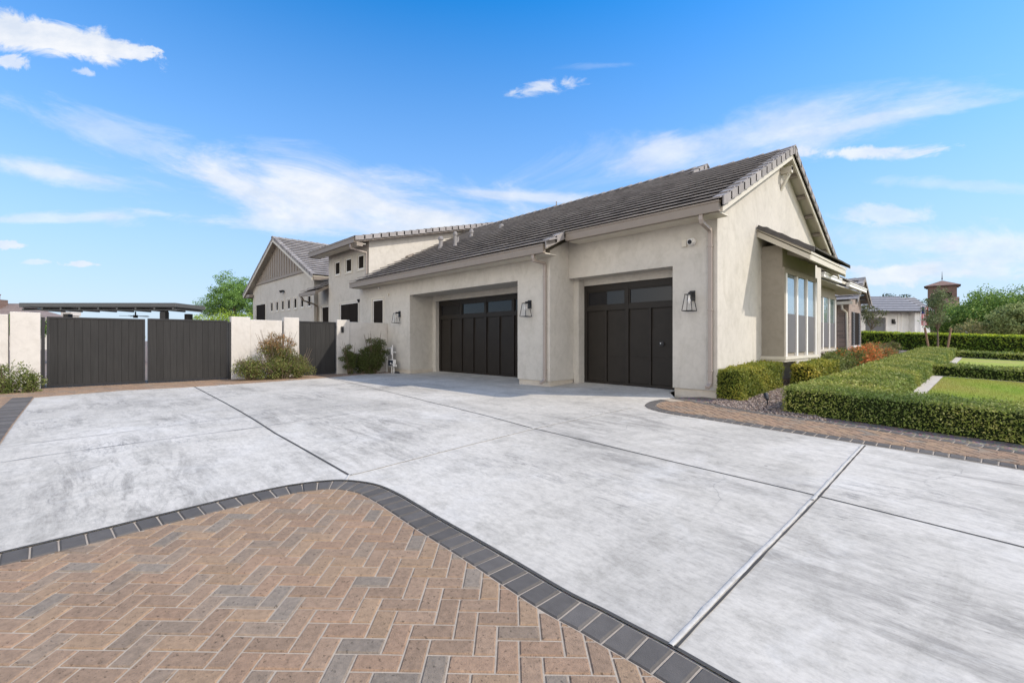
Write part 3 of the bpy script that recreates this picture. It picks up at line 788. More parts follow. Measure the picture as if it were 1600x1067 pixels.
m = MB(); z = rz_(10.3); m.obox((-16.8, 10.15, rz_(10.15)+.05), (.22, 0, 0), (0, .28, .14), (0, 0, .10), (.15, .14, .13)); part('roof_vent', m, 'trim')
m = MB(); m.tube([(-11.6, 13.55, rz_(13.55)), (-11.6, 13.55, rz_(13.55)+.28)], .02); part('vent_pipe', m, 'vent_grey')

# ---- bay window on the gable wall
def bay(x_wall, x, y0, y1, z0, ztop, wz0, wz1):
    m = MB(); m.box(x_wall, x-.03, y0, y1, z0, ztop)
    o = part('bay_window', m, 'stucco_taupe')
    s = MB(); s.box(x_wall, x+.05, y0-.04, y1+.05, z0-.07, z0-.001); s.box(x_wall, x+.02, y0-.015, y1+.02, z0-.12, z0-.07); part('sill', s, 'cream_trim', o)
    h = MB(); h.box(x-.03, x+.012, y0, y0+.10, z0, wz1+.12); h.box(x-.03, x+.012, y1-.10, y1, z0, wz1+.12); h.box(x-.03, x+.012, y0+.10, y1-.10, wz1, wz1+.12); part('window_surround', h, 'stucco_taupe', o)
    f = MB(); n = 3; a0, a1 = y0+.14, y1-.14; w = (a1-a0)/n; g = .10
    for i in range(n+1):
        c = a0+i*w; f.box(x-.03, x+.02, c-g/2 if i else y0+.101, c+g/2 if i < n else y1-.101, z0, wz1-.002)
    part('window_frame', f, 'white_trim', o)
    for i in range(n):
        p0, p1 = a0+i*w+g/2, a0+(i+1)*w-g/2; zm = z0+.07+(wz1-z0-.07)*.50
        p = MB(); p.box(x-.03, x-.012, p0, p1, zm, wz1); part('window_pane', p, 'sky_glass', o)
        p = MB(); p.box(x-.03, x-.004, p0+.02, p1-.02, z0+.08, zm); part('insect_screen', p, 'screen_grey', o)
bay(-3.685, -3.23, 11.41, 14.12, .74, 3.20, .80, 2.58)
tl_ = Vector((1.06, 0, -.66)); L_ = tl_.length
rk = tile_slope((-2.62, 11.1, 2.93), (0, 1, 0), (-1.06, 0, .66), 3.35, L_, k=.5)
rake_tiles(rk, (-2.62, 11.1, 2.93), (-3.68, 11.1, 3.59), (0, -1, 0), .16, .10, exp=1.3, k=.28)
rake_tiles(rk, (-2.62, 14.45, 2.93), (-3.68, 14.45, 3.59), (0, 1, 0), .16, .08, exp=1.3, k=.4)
part('roof', rk, 'tile')
m = MB(); m.prism([(-2.64, 11.12, 2.93), (-3.685, 11.12, 3.585), (-3.685, 14.43, 3.585), (-2.64, 14.43, 2.93)], (0, 0, -.05))
m.prism([(-2.66, 11.13, 2.86), (-3.684, 11.13, 3.52), (-3.684, 11.13, 3.39), (-2.66, 11.13, 2.76)], (0, .05, 0))
m.prism([(-2.66, 14.37, 2.86), (-3.684, 14.37, 3.52), (-3.684, 14.37, 3.33), (-2.66, 14.37, 2.70)], (0, .05, 0))
m.box(-2.70, -2.655, 11.18, 14.37, 2.76, 2.88)
part('barge_board', m, 'cream_trim')
for y in (11.6, 12.5, 13.3, 14.1):
    m = MB(); m.prism([(-3.22, y, 3.08), (-2.71, y, 2.86), (-2.71, y, 2.79), (-3.22, y, 3.0)], (0, .07, 0)); part('rafter_tail', m, 'stucco_taupe')

# ---- tall block behind
tz = lambda y: 4.99+.25*(y-8.04)
m = MB(); wl = [(-20.24, -19.72), (-19.15, -18.60), (-18.03, -17.50)]
wall_y(m, -20.9, -17.27, 8.69, 0, 4.98, holes=[(a, b, 3.97, 4.55) for a, b in wl]+[(-19.72, -17.98, 1.45, 2.69)], th=.25)
m.prism([(-17.07, 8.69, 0), (-17.07, 16.4, 0), (-17.07, 16.4, tz(16.4)-.10), (-17.07, 8.69, tz(8.69)-.10)], (-.2, 0, 0))
m.prism([(-20.9, 8.94, 0), (-20.9, 16.4, 0), (-20.9, 16.4, tz(16.4)-.10), (-20.9, 8.94, tz(8.94)-.10)], (.2, 0, 0))
part('wall', m, 'stucco')
for a, b in wl: window_y(a, b, 8.69, 3.97, 4.55)
window_y(-19.72, -17.98, 8.69, 1.45, 2.69, mull=1); window_y(-16.03, -15.24, 8.3, 1.42, 2.60)
tr = tile_slope((-21.3, 8.0, tz(8.0)), (1, 0, 0), (0, 1, .25), 4.52, 8.4*1.031)
rake_tiles(tr, (-16.77, 8.0, tz(8.0)), (-16.77, 16.4, tz(16.4)), (1, 0, 0))
rake_tiles(tr, (-21.32, 8.0, tz(8.0)), (-21.32, 16.4, tz(16.4)), (-1, 0, 0))
part('roof', tr, 'tile')
m = MB(); m.prism([(-21.3, 8.02, tz(8.02)), (-16.8, 8.02, tz(8.02)), (-16.8, 16.4, tz(16.4)), (-21.3, 16.4, tz(16.4))], (0, 0, -.16))
m.box(-16.86, -16.80, 8.06, 8.3, 4.7, 4.84)
part('soffit', m, 'trim')
gutter(-21.28, -16.82, 8.04, 5.02)
downspout(-17.18, 7.99, 4.80, 8.645, 4.50, 3.60, .08, False)

# ---- far gable wing
gzr = lambda x: 6.95-.47*abs(x+28.5)
m = MB(); cs = [-29.85, -28.9, -27.94, -26.96, -25.98, -25.0, -24.03]
wall_y(m, -33.6, -23.4, 9.0, 0, 4.30, holes=[(c-.22, c+.22, 2.83, 3.40) for c in cs]+[(-33.0, -31.0, .9, 3.42)], th=.25)
m.prism([(-33.6, 9.0, 4.30), (-23.4, 9.0, 4.30), (-23.4, 9.0, gzr(-23.4)-.12), (-28.5, 9.0, 6.83), (-33.6, 9.0, gzr(-33.6)-.12)], (0, .25, 0))
m.box(-23.6, -23.4, 9.25, 22, 0, gzr(-23.4)-.14); m.box(-33.6, -33.4, 9.25, 22, 0, gzr(-33.6)-.14)
part('wall', m, 'stucco')
for c in cs: window_y(c-.22, c+.22, 9.0, 2.83, 3.40)
window_y(-33.0, -31.0, 9.0, .9, 3.42)
m = MB()
z0 = 4.74; hw = (6.83-z0-.1)/.47
m.prism([(-28.5-hw, 8.97, z0), (-28.5+hw, 8.97, z0), (-28.5, 8.97, 6.75)], (0, .029, 0))
x = -28.5-hw+.35
while x < -28.5+hw-.25:
    m.box(x-.03, x+.03, 8.935, 8.969, z0+.06, gzr(x)-.17); x += .40
m.box(-28.5-hw-.1, -28.5+hw+.1, 8.93, 8.999, z0-.12, z0-.002)
part('cladding', m, 'batten_paint')
hy = math.sqrt(1+.47**2)
g1 = tile_slope((-22.72, 8.66, gzr(-22.72)), (0, 1, 0), (-1, 0, .47), 13, 5.78*hy); g2 = tile_slope((-34.5, 8.66, gzr(-34.5)), (0, 1, 0), (1, 0, .47), 13, 6.0*hy)
o_ = len(g1.v); g1.v += g2.v; g1.t += g2.t; g1.f += [tuple(i+o_ for i in f) for f in g2.f]
rake_tiles(g1, (-22.72, 8.66, gzr(-22.72)), (-28.5, 8.66, 6.95), (0, -1, 0)); rake_tiles(g1, (-34.5, 8.66, gzr(-34.5)), (-28.5, 8.66, 6.95), (0, -1, 0))
ridge_tiles(g1, (-28.5, 8.6, 6.95), (-28.5, 21.6, 6.95), sl=.47)
part('roof', g1, 'tile')
m = MB()
m.prism([(-22.74, 8.70, gzr(-22.74)), (-28.5, 8.70, 6.95), (-28.5, 21.6, 6.95), (-22.74, 21.6, gzr(-22.74))], (0, 0, -.10))
m.prism([(-34.48, 8.70, gzr(-34.48)), (-28.5, 8.70, 6.95), (-28.5, 21.6, 6.95), (-34.48, 21.6, gzr(-34.48))], (0, 0, -.10))
part('soffit', m, 'cream_trim')
m = MB()
for s, xe in ((1, -22.74), (-1, -34.48)):
    m.prism([(xe, 8.64, gzr(xe)-.02), (-28.5, 8.64, 6.93), (-28.5, 8.64, 6.71), (xe, 8.64, gzr(xe)-.24)], (0, .05, 0))
part('barge_board', m, 'cream_trim')
m = MB(); m.box(-22.80, -22.70, 8.7, 21.6, gzr(-22.72)-.2, gzr(-22.72)-.03); part('gutter', m, 'trim'); m = MB(); m.box(-34.6, -34.48, 8.7, 21.6, gzr(-34.5)-.2, gzr(-34.5)-.03)
m.box(-34.55, -33.4, 8.72, 8.95, gzr(-34.3)-.30, gzr(-34.3)-.12)
part('gutter', m, 'trim')
m = MB(); wall_y(m, -23.39, -20.91, 9.2, 0, 3.7, holes=[(-22.95, -22.10, .8, 2.77)], th=.2); part('wall', m, 'stucco'); window_y(-22.95, -22.10, 9.2, .8, 2.77)
part('roof', tile_slope((-22.9, 8.2, 3.36), (1, 0, 0), (0, 1, .5), 1.99, 1.12), 'tile')
m = MB(); m.prism([(-22.9, 8.22, 3.36), (-20.92, 8.22, 3.36), (-20.92, 9.19, 3.85), (-22.9, 9.19, 3.85)], (0, 0, -.12)); m.box(-22.92, -20.93, 8.10, 8.21, 3.17, 3.33); part('gutter', m, 'trim')
m = MB(); m.rect_tube([(-22.8, 8.16, 3.18), (-22.82, 8.3, 3.0), (-23.2, 8.9, 2.9), (-23.3, 9.12, 2.8), (-23.3, 9.14, .3)], .07, .06); part('downspout', m, 'trim')

# ---- front wing to the right
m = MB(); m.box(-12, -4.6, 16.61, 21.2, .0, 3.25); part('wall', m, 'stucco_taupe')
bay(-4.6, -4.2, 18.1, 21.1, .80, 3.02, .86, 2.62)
w2 = tile_slope((-3.75, 16.7, 3.22), (0, 1, 0), (-1, 0, .40), 6.9, 6.0)
part('roof', w2, 'tile')
m = MB(); m.prism([(-3.77, 16.72, 3.22), (-9.3, 16.72, 5.43), (-9.3, 23.6, 5.43), (-3.77, 23.6, 3.22)], (0, 0, -.10)); m.box(-4.58, -3.80, 16.72, 23.5, 3.0, 3.03); part('soffit', m, 'cream_trim')
for ya, yb in ((16.8, 19.15), (20.4, 23.6)):
    m = MB(); m.box(-3.75, -3.65, ya, yb, 3.05, 3.15); m.box(-3.76, -3.63, ya, yb, 3.16, 3.20); part('gutter', m, 'white_trim')
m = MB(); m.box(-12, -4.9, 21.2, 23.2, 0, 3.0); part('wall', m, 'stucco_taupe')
m = MB(); m.tube([(-3.9, 18.2, 3.25), (-3.9, 18.2, 3.5)], .03); m.tube([(-3.9, 18.2, 3.5), (-3.85, 18.5, 3.55), (-3.8, 18.75, 3.45)], [.05, .09, .02], 8, ); part('roof_vent', m, 'metal_black')
# stone faced gable end
m = MB(); m.box(-10, -4.7, 26.1, 28.9, .2, 2.95)
m.prism([(-4.7, 26.1, 2.95), (-4.7, 28.9, 2.95), (-4.7, 27.5, 3.87)], (-1, 0, 0)); part('wall', m, 'stone_brick')
st = tile_slope((-4.33, 25.8, 2.92), (-1, 0, 0), (0, 1.7, 1.12), 5.6, 2.03); s2 = tile_slope((-9.9, 29.2, 2.92), (1, 0, 0), (0, -1.7, 1.12), 5.57, 2.03)
o_ = len(st.v); st.v += s2.v; st.t += s2.t; st.f += [tuple(i+o_ for i in f) for f in s2.f]
rake_tiles(st, (-4.33, 25.8, 2.92), (-4.33, 27.5, 4.04), (1, 0, 0)); rake_tiles(st, (-4.33, 29.2, 2.92), (-4.33, 27.5, 4.04), (1, 0, 0)); ridge_tiles(st, (-4.3, 27.5, 4.03), (-9.8, 27.5, 4.03), sl=.65)
part('roof', st, 'tile')
m = MB(); m.prism([(-4.36, 25.84, 2.92), (-4.36, 27.5, 4.02), (-4.36, 27.5, 3.84), (-4.36, 25.84, 2.76)], (-.05, 0, 0)); m.prism([(-4.36, 29.16, 2.92), (-4.36, 27.5, 4.02), (-4.36, 27.5, 3.84), (-4.36, 29.16, 2.76)], (-.05, 0, 0)); part('barge_board', m, 'batten_paint')
m = MB(); m.box(-9.8, -4.5, 25.70, 25.80, 2.76, 2.90); part('gutter', m, 'cream_trim')
m = MB(); m.tube([(-4.9, 25.75, 2.75), (-4.9, 25.8, 2.55), (-4.78, 26.05, 2.4), (-4.75, 26.06, .4)], .05, 8); part('downspout', m, 'cream_trim')
m = MB(); m.box(-4.7, -4.66, 27.0, 28.0, .9, 2.45)
o = part('window', m, 'screen_dark')
for a, b in ((26.66, 27.0), (28.0, 28.34)):
    m = MB(); m.box(-4.7, -4.63, a, b, .9, 2.45)
    for k in range(11): m.box(-4.63, -4.615, a+.05, b-.05, 1.0+k*.13, 1.06+k*.13)
    m.cur = (.1, .1, .1); m.t = [(.10, .105, .115)]*len(m.v); part('shutter', m, 'tinted', o)
m = MB(); m.box(-4.7, -4.60, 26.6, 28.4, .78, .88); part('sill', m, 'white_trim', o)

# ------------------------------------------------------------------ yard wall and gates (x = -14.9)
WX = -14.9
def wall_piece(name, label, y0, y1, zt, x0=WX-.2, x1=WX, z0=-.05):
    m = MB(); m.box(x0, x1, y0, y1, z0, zt)
    o = m.build(name, 'wall_stucco', bevel=.012); return tag(o, label, 'wall')
wall_piece('yard_wall', 'cream stucco yard wall at the left picture edge beyond the double gate', -9, -.82, 1.66, WX-.20, WX-.05)
wall_piece('gate_pillar', 'wide cream stucco pillar left of the double gate behind a low bush', -.80, -.33, 1.72)
wall_piece('gate_pillar', 'cream stucco pillar at the right hinge side of the double gate', 3.44, 3.92, 1.77)
wall_piece('yard_wall', 'cream stucco yard wall behind the brown and orange bush between two pillars', 3.922, 4.80, 1.70, WX-.20, WX-.04)
wall_piece('gate_pillar', 'cream stucco pillar between the orange tinged bush and the single gate', 4.84, 5.28, 1.80)
wall_piece('gate_pillar', 'cream stucco pillar right of the single gate with a doorbell box', 6.47, 6.90, 1.78)
wall_piece('yard_wall', 'shaded cream stucco yard wall joining the house behind the dark bushes', 6.902, 8.295, 1.72, WX-.20, WX-.04)
m = MB(); m.box(WX, WX+.04, 6.60, 6.68, 1.36, 1.56); o = m.build('doorbell_box', 'metal_black', bevel=.006); tag(o, 'small black doorbell box on the pillar right of the single gate', 'doorbell')
def gate(label, y0, y1, z0, z1, hinge):
    t = thing('gate', label, 'gate', (WX-.08, (y0+y1)/2, 0), world=True)
    f = MB(); x0, x1 = WX-.10, WX-.05
    f.box(x0, x1, y0, y0+.04, z0, z1); f.box(x0, x1, y1-.04, y1, z0, z1); f.box(x0, x1, y0+.04, y1-.04, z1-.04, z1); f.box(x0, x1, y0+.04, y1-.04, z0, z0+.05)
    f.build('gate_frame', 'metal_black', t)
    b = MB(); y = y0+.041; n = int(round((y1-y0-.08)/.145)); w = (y1-y0-.082)/n
    for i in range(n):
        k = random.uniform(.9, 1.1); b.box(x0+.006, x1-.010+random.uniform(-.002, .002), y+.002, y+w-.002, z0+.051, z1-.041, (.030*k, .0292*k, .0285*k)); y += w
    b.box(x0+.001, x0+.004, y0+.041, y1-.041, z0+.051, z1-.041, (.02, .019, .018))
    b.build('gate_board', 'gate_board', t)
    hy_ = y0 if hinge < 0 else y1
    for z in (z0+.13, z1-.17):
        h = MB(); h.tube([(x0+.02, hy_+.035*hinge, z-.05), (x0+.02, hy_+.035*hinge, z+.05)], .018, 8); h.box(x0+.005, x0+.035, min(hy_, hy_+.05*hinge), max(hy_, hy_+.05*hinge), z-.012, z+.012)
        h.build('hinge', 'metal_black', t)
    return t
gate('left leaf of the dark brown board double driveway gate', -.23, 1.535, .03, 1.635, -1)
gate('right leaf of the dark brown board double driveway gate', 1.585, 3.37, .03, 1.655, 1)
gate('narrow dark brown board single gate partly in shadow beside the house', 5.30, 6.45, .03, 1.70, 1)
for y, l in ((-.29, 'slim dark steel hinge post on the left pillar of the double gate'), (3.41, 'slim dark steel hinge post on the right pillar of the double gate')):
    m = MB(); m.box(WX-.10, WX-.03, y-.03, y+.03, 0, 1.62); tag(m.build('gate_post', 'metal_black'), l, 'post')
# ------------------------------------------------------------------ vegetation
def ellipsoid(n, c, r, shell=.55, flat=None):
    d = RNG.normal(size=(n, 3)); d /= np.linalg.norm(d, axis=1)[:, None]
    q = (shell+(1-shell)*RNG.random(n))[:, None]
    p = d*q*np.array(r)+np.array(c)
    return p
def clumpy(n, c, r, k, cr, shell=.3):
    """leaf points gathered in k clumps spread through an ellipsoid"""
    cc = ellipsoid(k, c, np.array(r)*.82, shell); out = []
    sz = cr*RNG.uniform(.6, 1.25, k); nn = (n*sz**2/np.sum(sz**2)).astype(int)
    for q, s, m_ in zip(cc, sz, nn): out.append(ellipsoid(max(m_, 3), q, (s, s, s*.75), .35))
    return np.concatenate(out)
GREEN = [(.055, .085, .018), (.075, .11, .022), (.045, .07, .018), (.10, .125, .03)]
def hedge(name, label, x0, x1, y0, y1, h, leaf, dens, cols, group=None, rnd=.05, tips=None):
    t = thing(name, label, 'hedge', ((x0+x1)/2, (y0+y1)/2, gz((x0+x1)/2, (y0+y1)/2)), group=group, world=True)
    A = [('t', (x1-x0)*(y1-y0)), ('f', (x1-x0)*h), ('b', (x1-x0)*h), ('l', (y1-y0)*h), ('r', (y1-y0)*h)]
    pts, nrm = [], []
    for s, a in A:
        n = int(a*dens*(1.0 if s != 'b' else .4)); u = RNG.random(n); v = RNG.random(n); zt = np.ones(n)
        if s == 't': x, y, z, N = x0+u*(x1-x0), y0+v*(y1-y0), zt*h, (0, 0, 1)
        elif s == 'f': x, y, z, N = x0+u*(x1-x0), zt*y0, v*h, (0, -1, .2)
        elif s == 'b': x, y, z, N = x0+u*(x1-x0), zt*y1, v*h, (0, 1, .2)
        elif s == 'l': x, y, z, N = zt*x0, y0+u*(y1-y0), v*h, (-1, 0, .2)
        else: x, y, z, N = zt*x1, y0+u*(y1-y0), v*h, (1, 0, .2)
        pts.append(np.stack([x, y, z], 1)); nrm.append(np.tile(N, (n, 1)))
    P = np.concatenate(pts); N = np.concatenate(nrm).astype(float)
    # round the edges, then wobble the clipped surface
    top = P[:, 2]/h
    ex = np.minimum.reduce([P[:, 0]-x0, x1-P[:, 0], P[:, 1]-y0, y1-P[:, 1]])
    P[:, 2] -= np.where(N[:, 2] > .5, np.clip(rnd*1.6-ex, 0, 1)**2*3, 0)
    inn = np.where((N[:, 2] < .5) & (top > .8), (top-.8)/.2*rnd*.8, 0)
    P[:, 0] -= N[:, 0]*inn; P[:, 1] -= N[:, 1]*inn
    wob = .5*np.sin(P[:, 0]*5.1+P[:, 1]*1.3)+.5*np.sin(P[:, 1]*6.3+P[:, 2]*9)+.6*np.sin(P[:, 0]*13+P[:, 1]*11+P[:, 2]*14)
    dep = RNG.random(len(P))**2*.07
    P += N*((wob*.020-dep)[:, None])+RNG.normal(size=P.shape)*.008
    sh = RNG.random(len(P)) < .035                     # stray shoots above the clipped face
    P[sh] += N[sh]*RNG.uniform(.02, .07, (sh.sum(), 1))
    vary = 1+.16*np.sin(P[:, 0]*2.3+1.1*np.sin(P[:, 1]*1.7))+.14*np.sin(P[:, 1]*3.1+P[:, 2]*7+np.sin(P[:, 0]*4.3))
    P[:, 2] += ground_z(P[:, 0], P[:, 1])
    cloud('foliage', P, leaf, cols, parent=t, N=N, vary=vary, jit=.55)
    if tips:
        n = int((x1-x0)*(y1-y0)*dens*.5); C = np.stack([RNG.uniform(x0, x1, n), RNG.uniform(y0, y1, n), h+RNG.random(n)**1.5*.09], 1); C[:, 2] += ground_z(C[:, 0], C[:, 1])
        cloud('top_leaves', C, leaf*.9, tips, parent=t, up=.5)  # extra layer of brighter leaves along the hedge top
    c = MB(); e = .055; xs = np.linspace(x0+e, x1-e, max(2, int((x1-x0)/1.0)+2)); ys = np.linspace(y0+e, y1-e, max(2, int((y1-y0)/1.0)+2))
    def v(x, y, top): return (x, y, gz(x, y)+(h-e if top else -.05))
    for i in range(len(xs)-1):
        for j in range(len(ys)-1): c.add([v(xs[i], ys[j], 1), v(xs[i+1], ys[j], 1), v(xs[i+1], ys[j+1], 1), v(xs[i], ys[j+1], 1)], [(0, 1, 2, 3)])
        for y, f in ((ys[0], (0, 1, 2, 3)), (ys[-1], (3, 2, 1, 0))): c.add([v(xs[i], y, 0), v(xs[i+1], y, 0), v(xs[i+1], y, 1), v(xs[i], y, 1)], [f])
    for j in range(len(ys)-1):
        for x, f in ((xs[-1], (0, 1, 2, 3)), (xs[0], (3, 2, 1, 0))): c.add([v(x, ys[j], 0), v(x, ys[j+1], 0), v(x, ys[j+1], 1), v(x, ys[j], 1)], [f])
    c.build('dark_core', 'leaf_core', t)  # solid box inside; the shade between the leaves is put into its dark colour
    return t
HC = [(.21, .265, .055), (.27, .32, .075), (.16, .215, .04), (.36, .38, .13)]
YC = [(.24, .26, .04), (.32, .31, .05), (.18, .21, .035), (.42, .37, .07)]
hedge('hedge', 'low clipped green hedge along the paver strip, nearest the driveway', -2.42, 9.0, 8.42, 9.52, .40, .028, 4200, HC, 'clipped hedges round the lawns')
hedge('hedge', 'long clipped hedge running back from the corner toward the staked tree', -2.40, -1.22, 9.53, 29.2, .37, .040, 1800, HC, 'clipped hedges round the lawns')
hedge('hedge', 'clipped hedge crossing between the near lawn and the second lawn', -1.21, 8.0, 17.5, 18.7, .31, .055, 900, HC, 'clipped hedges round the lawns')
hedge('hedge', 'farthest low clipped hedge behind the second lawn, dark on its near side', -1.21, 8.0, 28.0, 29.2, .27, .07, 600, HC, 'clipped hedges round the lawns')
hedge('hedge', 'yellow green boxwood hedge hugging the sunlit garage gable wall', -3.67, -3.24, 8.93, 11.45, .56, .032, 4600, YC)
hedge('hedge', 'green boxwood hedge below the bay window', -3.2, -2.75, 11.75, 14.3, .50, .045, 1800, YC)
hedge('hedge', 'tall dark boundary hedge with bright yellow green top in front of the neighbouring houses', -6.6, 14.0, 33.0, 34.2, .88, .10, 420, [(.17, .25, .03), (.22, .30, .035), (.12, .19, .03)], tips=[(.42, .52, .04), (.50, .56, .05)])
def shrub(name, label, blobs, n, leaf, cols, stems=8, group=None, up=.3, cat='shrub', aspect=2.4, top=None):
    """blobs: list of (x, y, zc, rx, ry, rz)"""
    b0 = blobs[0]; g = gz(b0[0], b0[1]); t = thing(name, label, cat, (b0[0], b0[1], g), group=group, world=True)
    tot = sum(b[3]*b[5] for b in blobs); P = []
    for b in blobs:
        P.append(clumpy(int(n*b[3]*b[5]/tot), (b[0], b[1], gz(b[0], b[1])+b[2]), b[3:6], 48, min(b[3:6])*.46, .25))
    P = np.concatenate(P); P = P[P[:, 2] > ground_z(P[:, 0], P[:, 1])+.01]
    if top:
        hi_ = (P[:, 2]-g+RNG.normal(size=len(P))*.10) > top[0]
        cloud('foliage', P[hi_], leaf, top[1], parent=t, up=up, aspect=aspect); P = P[~hi_]
    cloud('foliage', P, leaf, cols, parent=t, up=up, aspect=aspect)
    m = MB()
    for b in blobs:
        for _ in range(stems):
            a = RNG.uniform(0, 6.28); q = RNG.uniform(.3, .95); e = (b[0]+math.cos(a)*b[3]*q, b[1]+math.sin(a)*b[4]*q, gz(b[0], b[1])+b[2]+b[5]*RNG.uniform(.2, .95))
            s = (b[0]+math.cos(a)*b[3]*.15, b[1]+math.sin(a)*b[4]*.15, gz(b[0], b[1])-.03)
            m.tube([s, ((s[0]+e[0])/2, (s[1]+e[1])/2, (s[2]+e[2])/2+.06), e], [.010, .007, .003], 5)
    m.build('stem', 'bark', t); return t
SG = [(.13, .165, .04), (.18, .21, .06), (.23, .25, .085), (.09, .12, .035)]
DG = [(.075, .095, .028), (.10, .12, .036), (.13, .15, .05), (.055, .07, .022)]
SB = SG+[(.22, .165, .085), (.26, .19, .10)]
shrub('shrub', 'low feathery green bush in front of the left gate pillar', [(-14.2, -.85, .26, .42, .5, .42), (-14.25, -1.35, .22, .4, .5, .36), (-14.1, -.48, .18, .3, .28, .30)], 9000, .045, SG, 14)
shrub('shrub', 'bushy brown and green shrub with orange tips between the two gates', [(-14.3, 4.45, .62, .44, .66, .84), (-14.2, 3.75, .30, .42, .50, .44), (-14.2, 5.00, .40, .42, .46, .54), (-14.05, 4.5, .25, .40, .85, .36)], 26000, .045, SG+[(.22, .22, .06), (.20, .15, .08)], 40, top=(.86, [(.26, .19, .11), (.20, .15, .085), (.33, .20, .08), (.38, .17, .05), (.16, .15, .06)]))
shrub('shrub', 'dark upright bush in shade beside the single gate pillar', [(-14.5, 6.72, .52, .26, .34, .62), (-14.45, 7.25, .38, .36, .50, .48)], 16000, .045, DG, 20)
shrub('shrub', 'tallest dark rounded bush in shade against the house corner', [(-14.46, 7.56, .66, .40, .48, .82)], 15000, .045, DG, 24)
# orange flowering bushes along the front wing
for i, (x, y, h, lab, c) in enumerate([
    (-3.1, 15.4, .50, 'olive green bush just past the bay window boxwood', SG), (-3.2, 17.0, .55, 'dark green leafy bush with a few orange blooms nearer the second bay', SG+SG+[(.6, .2, .06)]),
    (-3.1, 18.9, .62, 'bright orange flowering bush below the second bay window', [(.70, .20, .06), (.78, .28, .10), (.20, .20, .06), (.26, .24, .07), (.50, .20, .08)]),
    (-3.0, 20.8, .60, 'orange and brown flowering bush in the middle of the bed row', [(.66, .20, .07), (.36, .22, .10), (.20, .20, .06), (.26, .24, .07)]),
    (-3.1, 23.0, .55, 'rusty brown bush near the stone faced gable', SB+[(.45, .16, .07)]), (-3.2, 25.5, .55, 'olive brown bush farthest back before the tall hedge', SB)]):
    shrub('flowering_bush', lab, [(x, y, h*.55, .62, 1.0, h*.75)], 5200, .065, c, 10, 'bushes in the bed beside the front wing')
def tree(name, label, x, y, hgt, crown, n, leaf, cols, clumps, cr, trunk=.15, fork=.4, group=None, limbs=9, cat='tree', z0=None, parts=None):
    """crown: list of (dx, dy, zc, rx, ry, rz)"""
    g = gz(x, y) if z0 is None else z0; t = thing(name, label, cat, (x, y, g), group=group, world=True)
    P = []; tot = sum(c[3]*c[5] for c in crown)
    for c in crown: P.append(clumpy(int(n*c[3]*c[5]/tot), (x+c[0], y+c[1], g+c[2]), c[3:6], clumps, cr))
    cloud('crown', np.concatenate(P), leaf, cols, parent=t)
    m = MB(); f = (x, y, g+hgt*fork)
    m.tube([(x, y, g-.1), (x+trunk*.3, y, g+hgt*fork*.5), f], [trunk, trunk*.8, trunk*.65], 10)
    for i in range(limbs):
        c = crown[i % len(crown)]; e = ellipsoid(1, (x+c[0], y+c[1], g+c[2]), np.array(c[3:6])*.8, .5)[0]
        mid = [(f[k]+e[k])/2+RNG.normal()*trunk*.6 for k in range(3)]
        m.tube([f, mid, e], [trunk*.5, trunk*.3, trunk*.06], 6)
    m.build('trunk', 'bark', t); return t
TG = [(.16, .27, .06), (.21, .33, .07), (.11, .20, .05), (.29, .39, .09)]
x, y = W(-27.3, 46); tree('mesquite_tree', 'feathery green tree rising behind the gates left of the far gable', x, y, 8, [(0, 0, 5.9, 2.7, 2.7, 2.1), (1.3, 1.0, 4.6, 2.8, 2.8, 2.2), (-1.4, -1.2, 4.2, 2.3, 2.3, 1.5)], 30000, .13, [(.19, .32, .08), (.24, .38, .09), (.14, .26, .07)], 150, .50, .2)
x, y = W(-25.0, 41); shrub('leafy_shrub', 'bright yellow green shrub below the feathery tree, above the gate top', [(x, y, 2.4, 2.0, 2.0, 1.5), (x+1.2, y+1.4, 2.3, 1.6, 1.6, 1.4), (x-1.2, y-1.4, 2.2, 1.5, 1.5, 1.3)], 12000, .15, [(.30, .42, .04), (.36, .46, .06), (.20, .30, .04)], 8)
x, y = W(-33, 32); shrub('leafy_shrub', 'dark green shrub top above the yard wall at the left picture edge', [(x-.8, y-.4, 2.1, 1.9, 1.9, 1.1)], 4000, .16, TG, 8)
for px, l in ((212, 'small bright shrub top seen under the pergola roof, left one'), (246, 'small bright shrub top seen under the pergola roof, right one')):
    x, y = W((px-800)/F*30, 30); shrub('leafy_shrub', l, [(x, y, 1.6, .45, .45, 1.0)], 1500, .1, [(.28, .38, .04), (.22, .32, .04)], 4)
def at(px, d): return W((px-800)/F*d, d)
x, y = at(1465, 23.4); tree('young_tree', 'young grey green tree held between two wooden stakes', x, y, 3.1, [(0, 0, 2.35, .80, .80, .85), (-.15, -.2, 1.65, .75, .75, .5), (.1, .15, 2.9, .4, .4, .45)], 3400, .08, [(.17, .21, .09), (.22, .25, .12), (.12, .16, .07)], 46, .22, .05, .35, limbs=16)
for px0, px1, l in ((1445, 1452.5, 'leaning wooden stake on the left of the young tree'), (1486, 1479, 'leaning wooden stake on the right of the young tree')):
    a = at(px1, 23.2); b = at(px0, 23.2); m = MB(); m.tube([(a[0], a[1], gz(*a)-.05), (b[0], b[1], gz(*b)+1.25)], .045, 8); tag(m.build('tree_stake', 'wood_stake'), l, 'stake')
x, y = at(1361, 27.0); tree('young_tree', 'thin sparse olive tree in front of the white house garage', x, y, 2.6, [(0, 0, 1.9, .75, .75, .75)], 1300, .09, [(.12, .14, .06), (.16, .16, .08)], 24, .25, .045, .4, limbs=10)
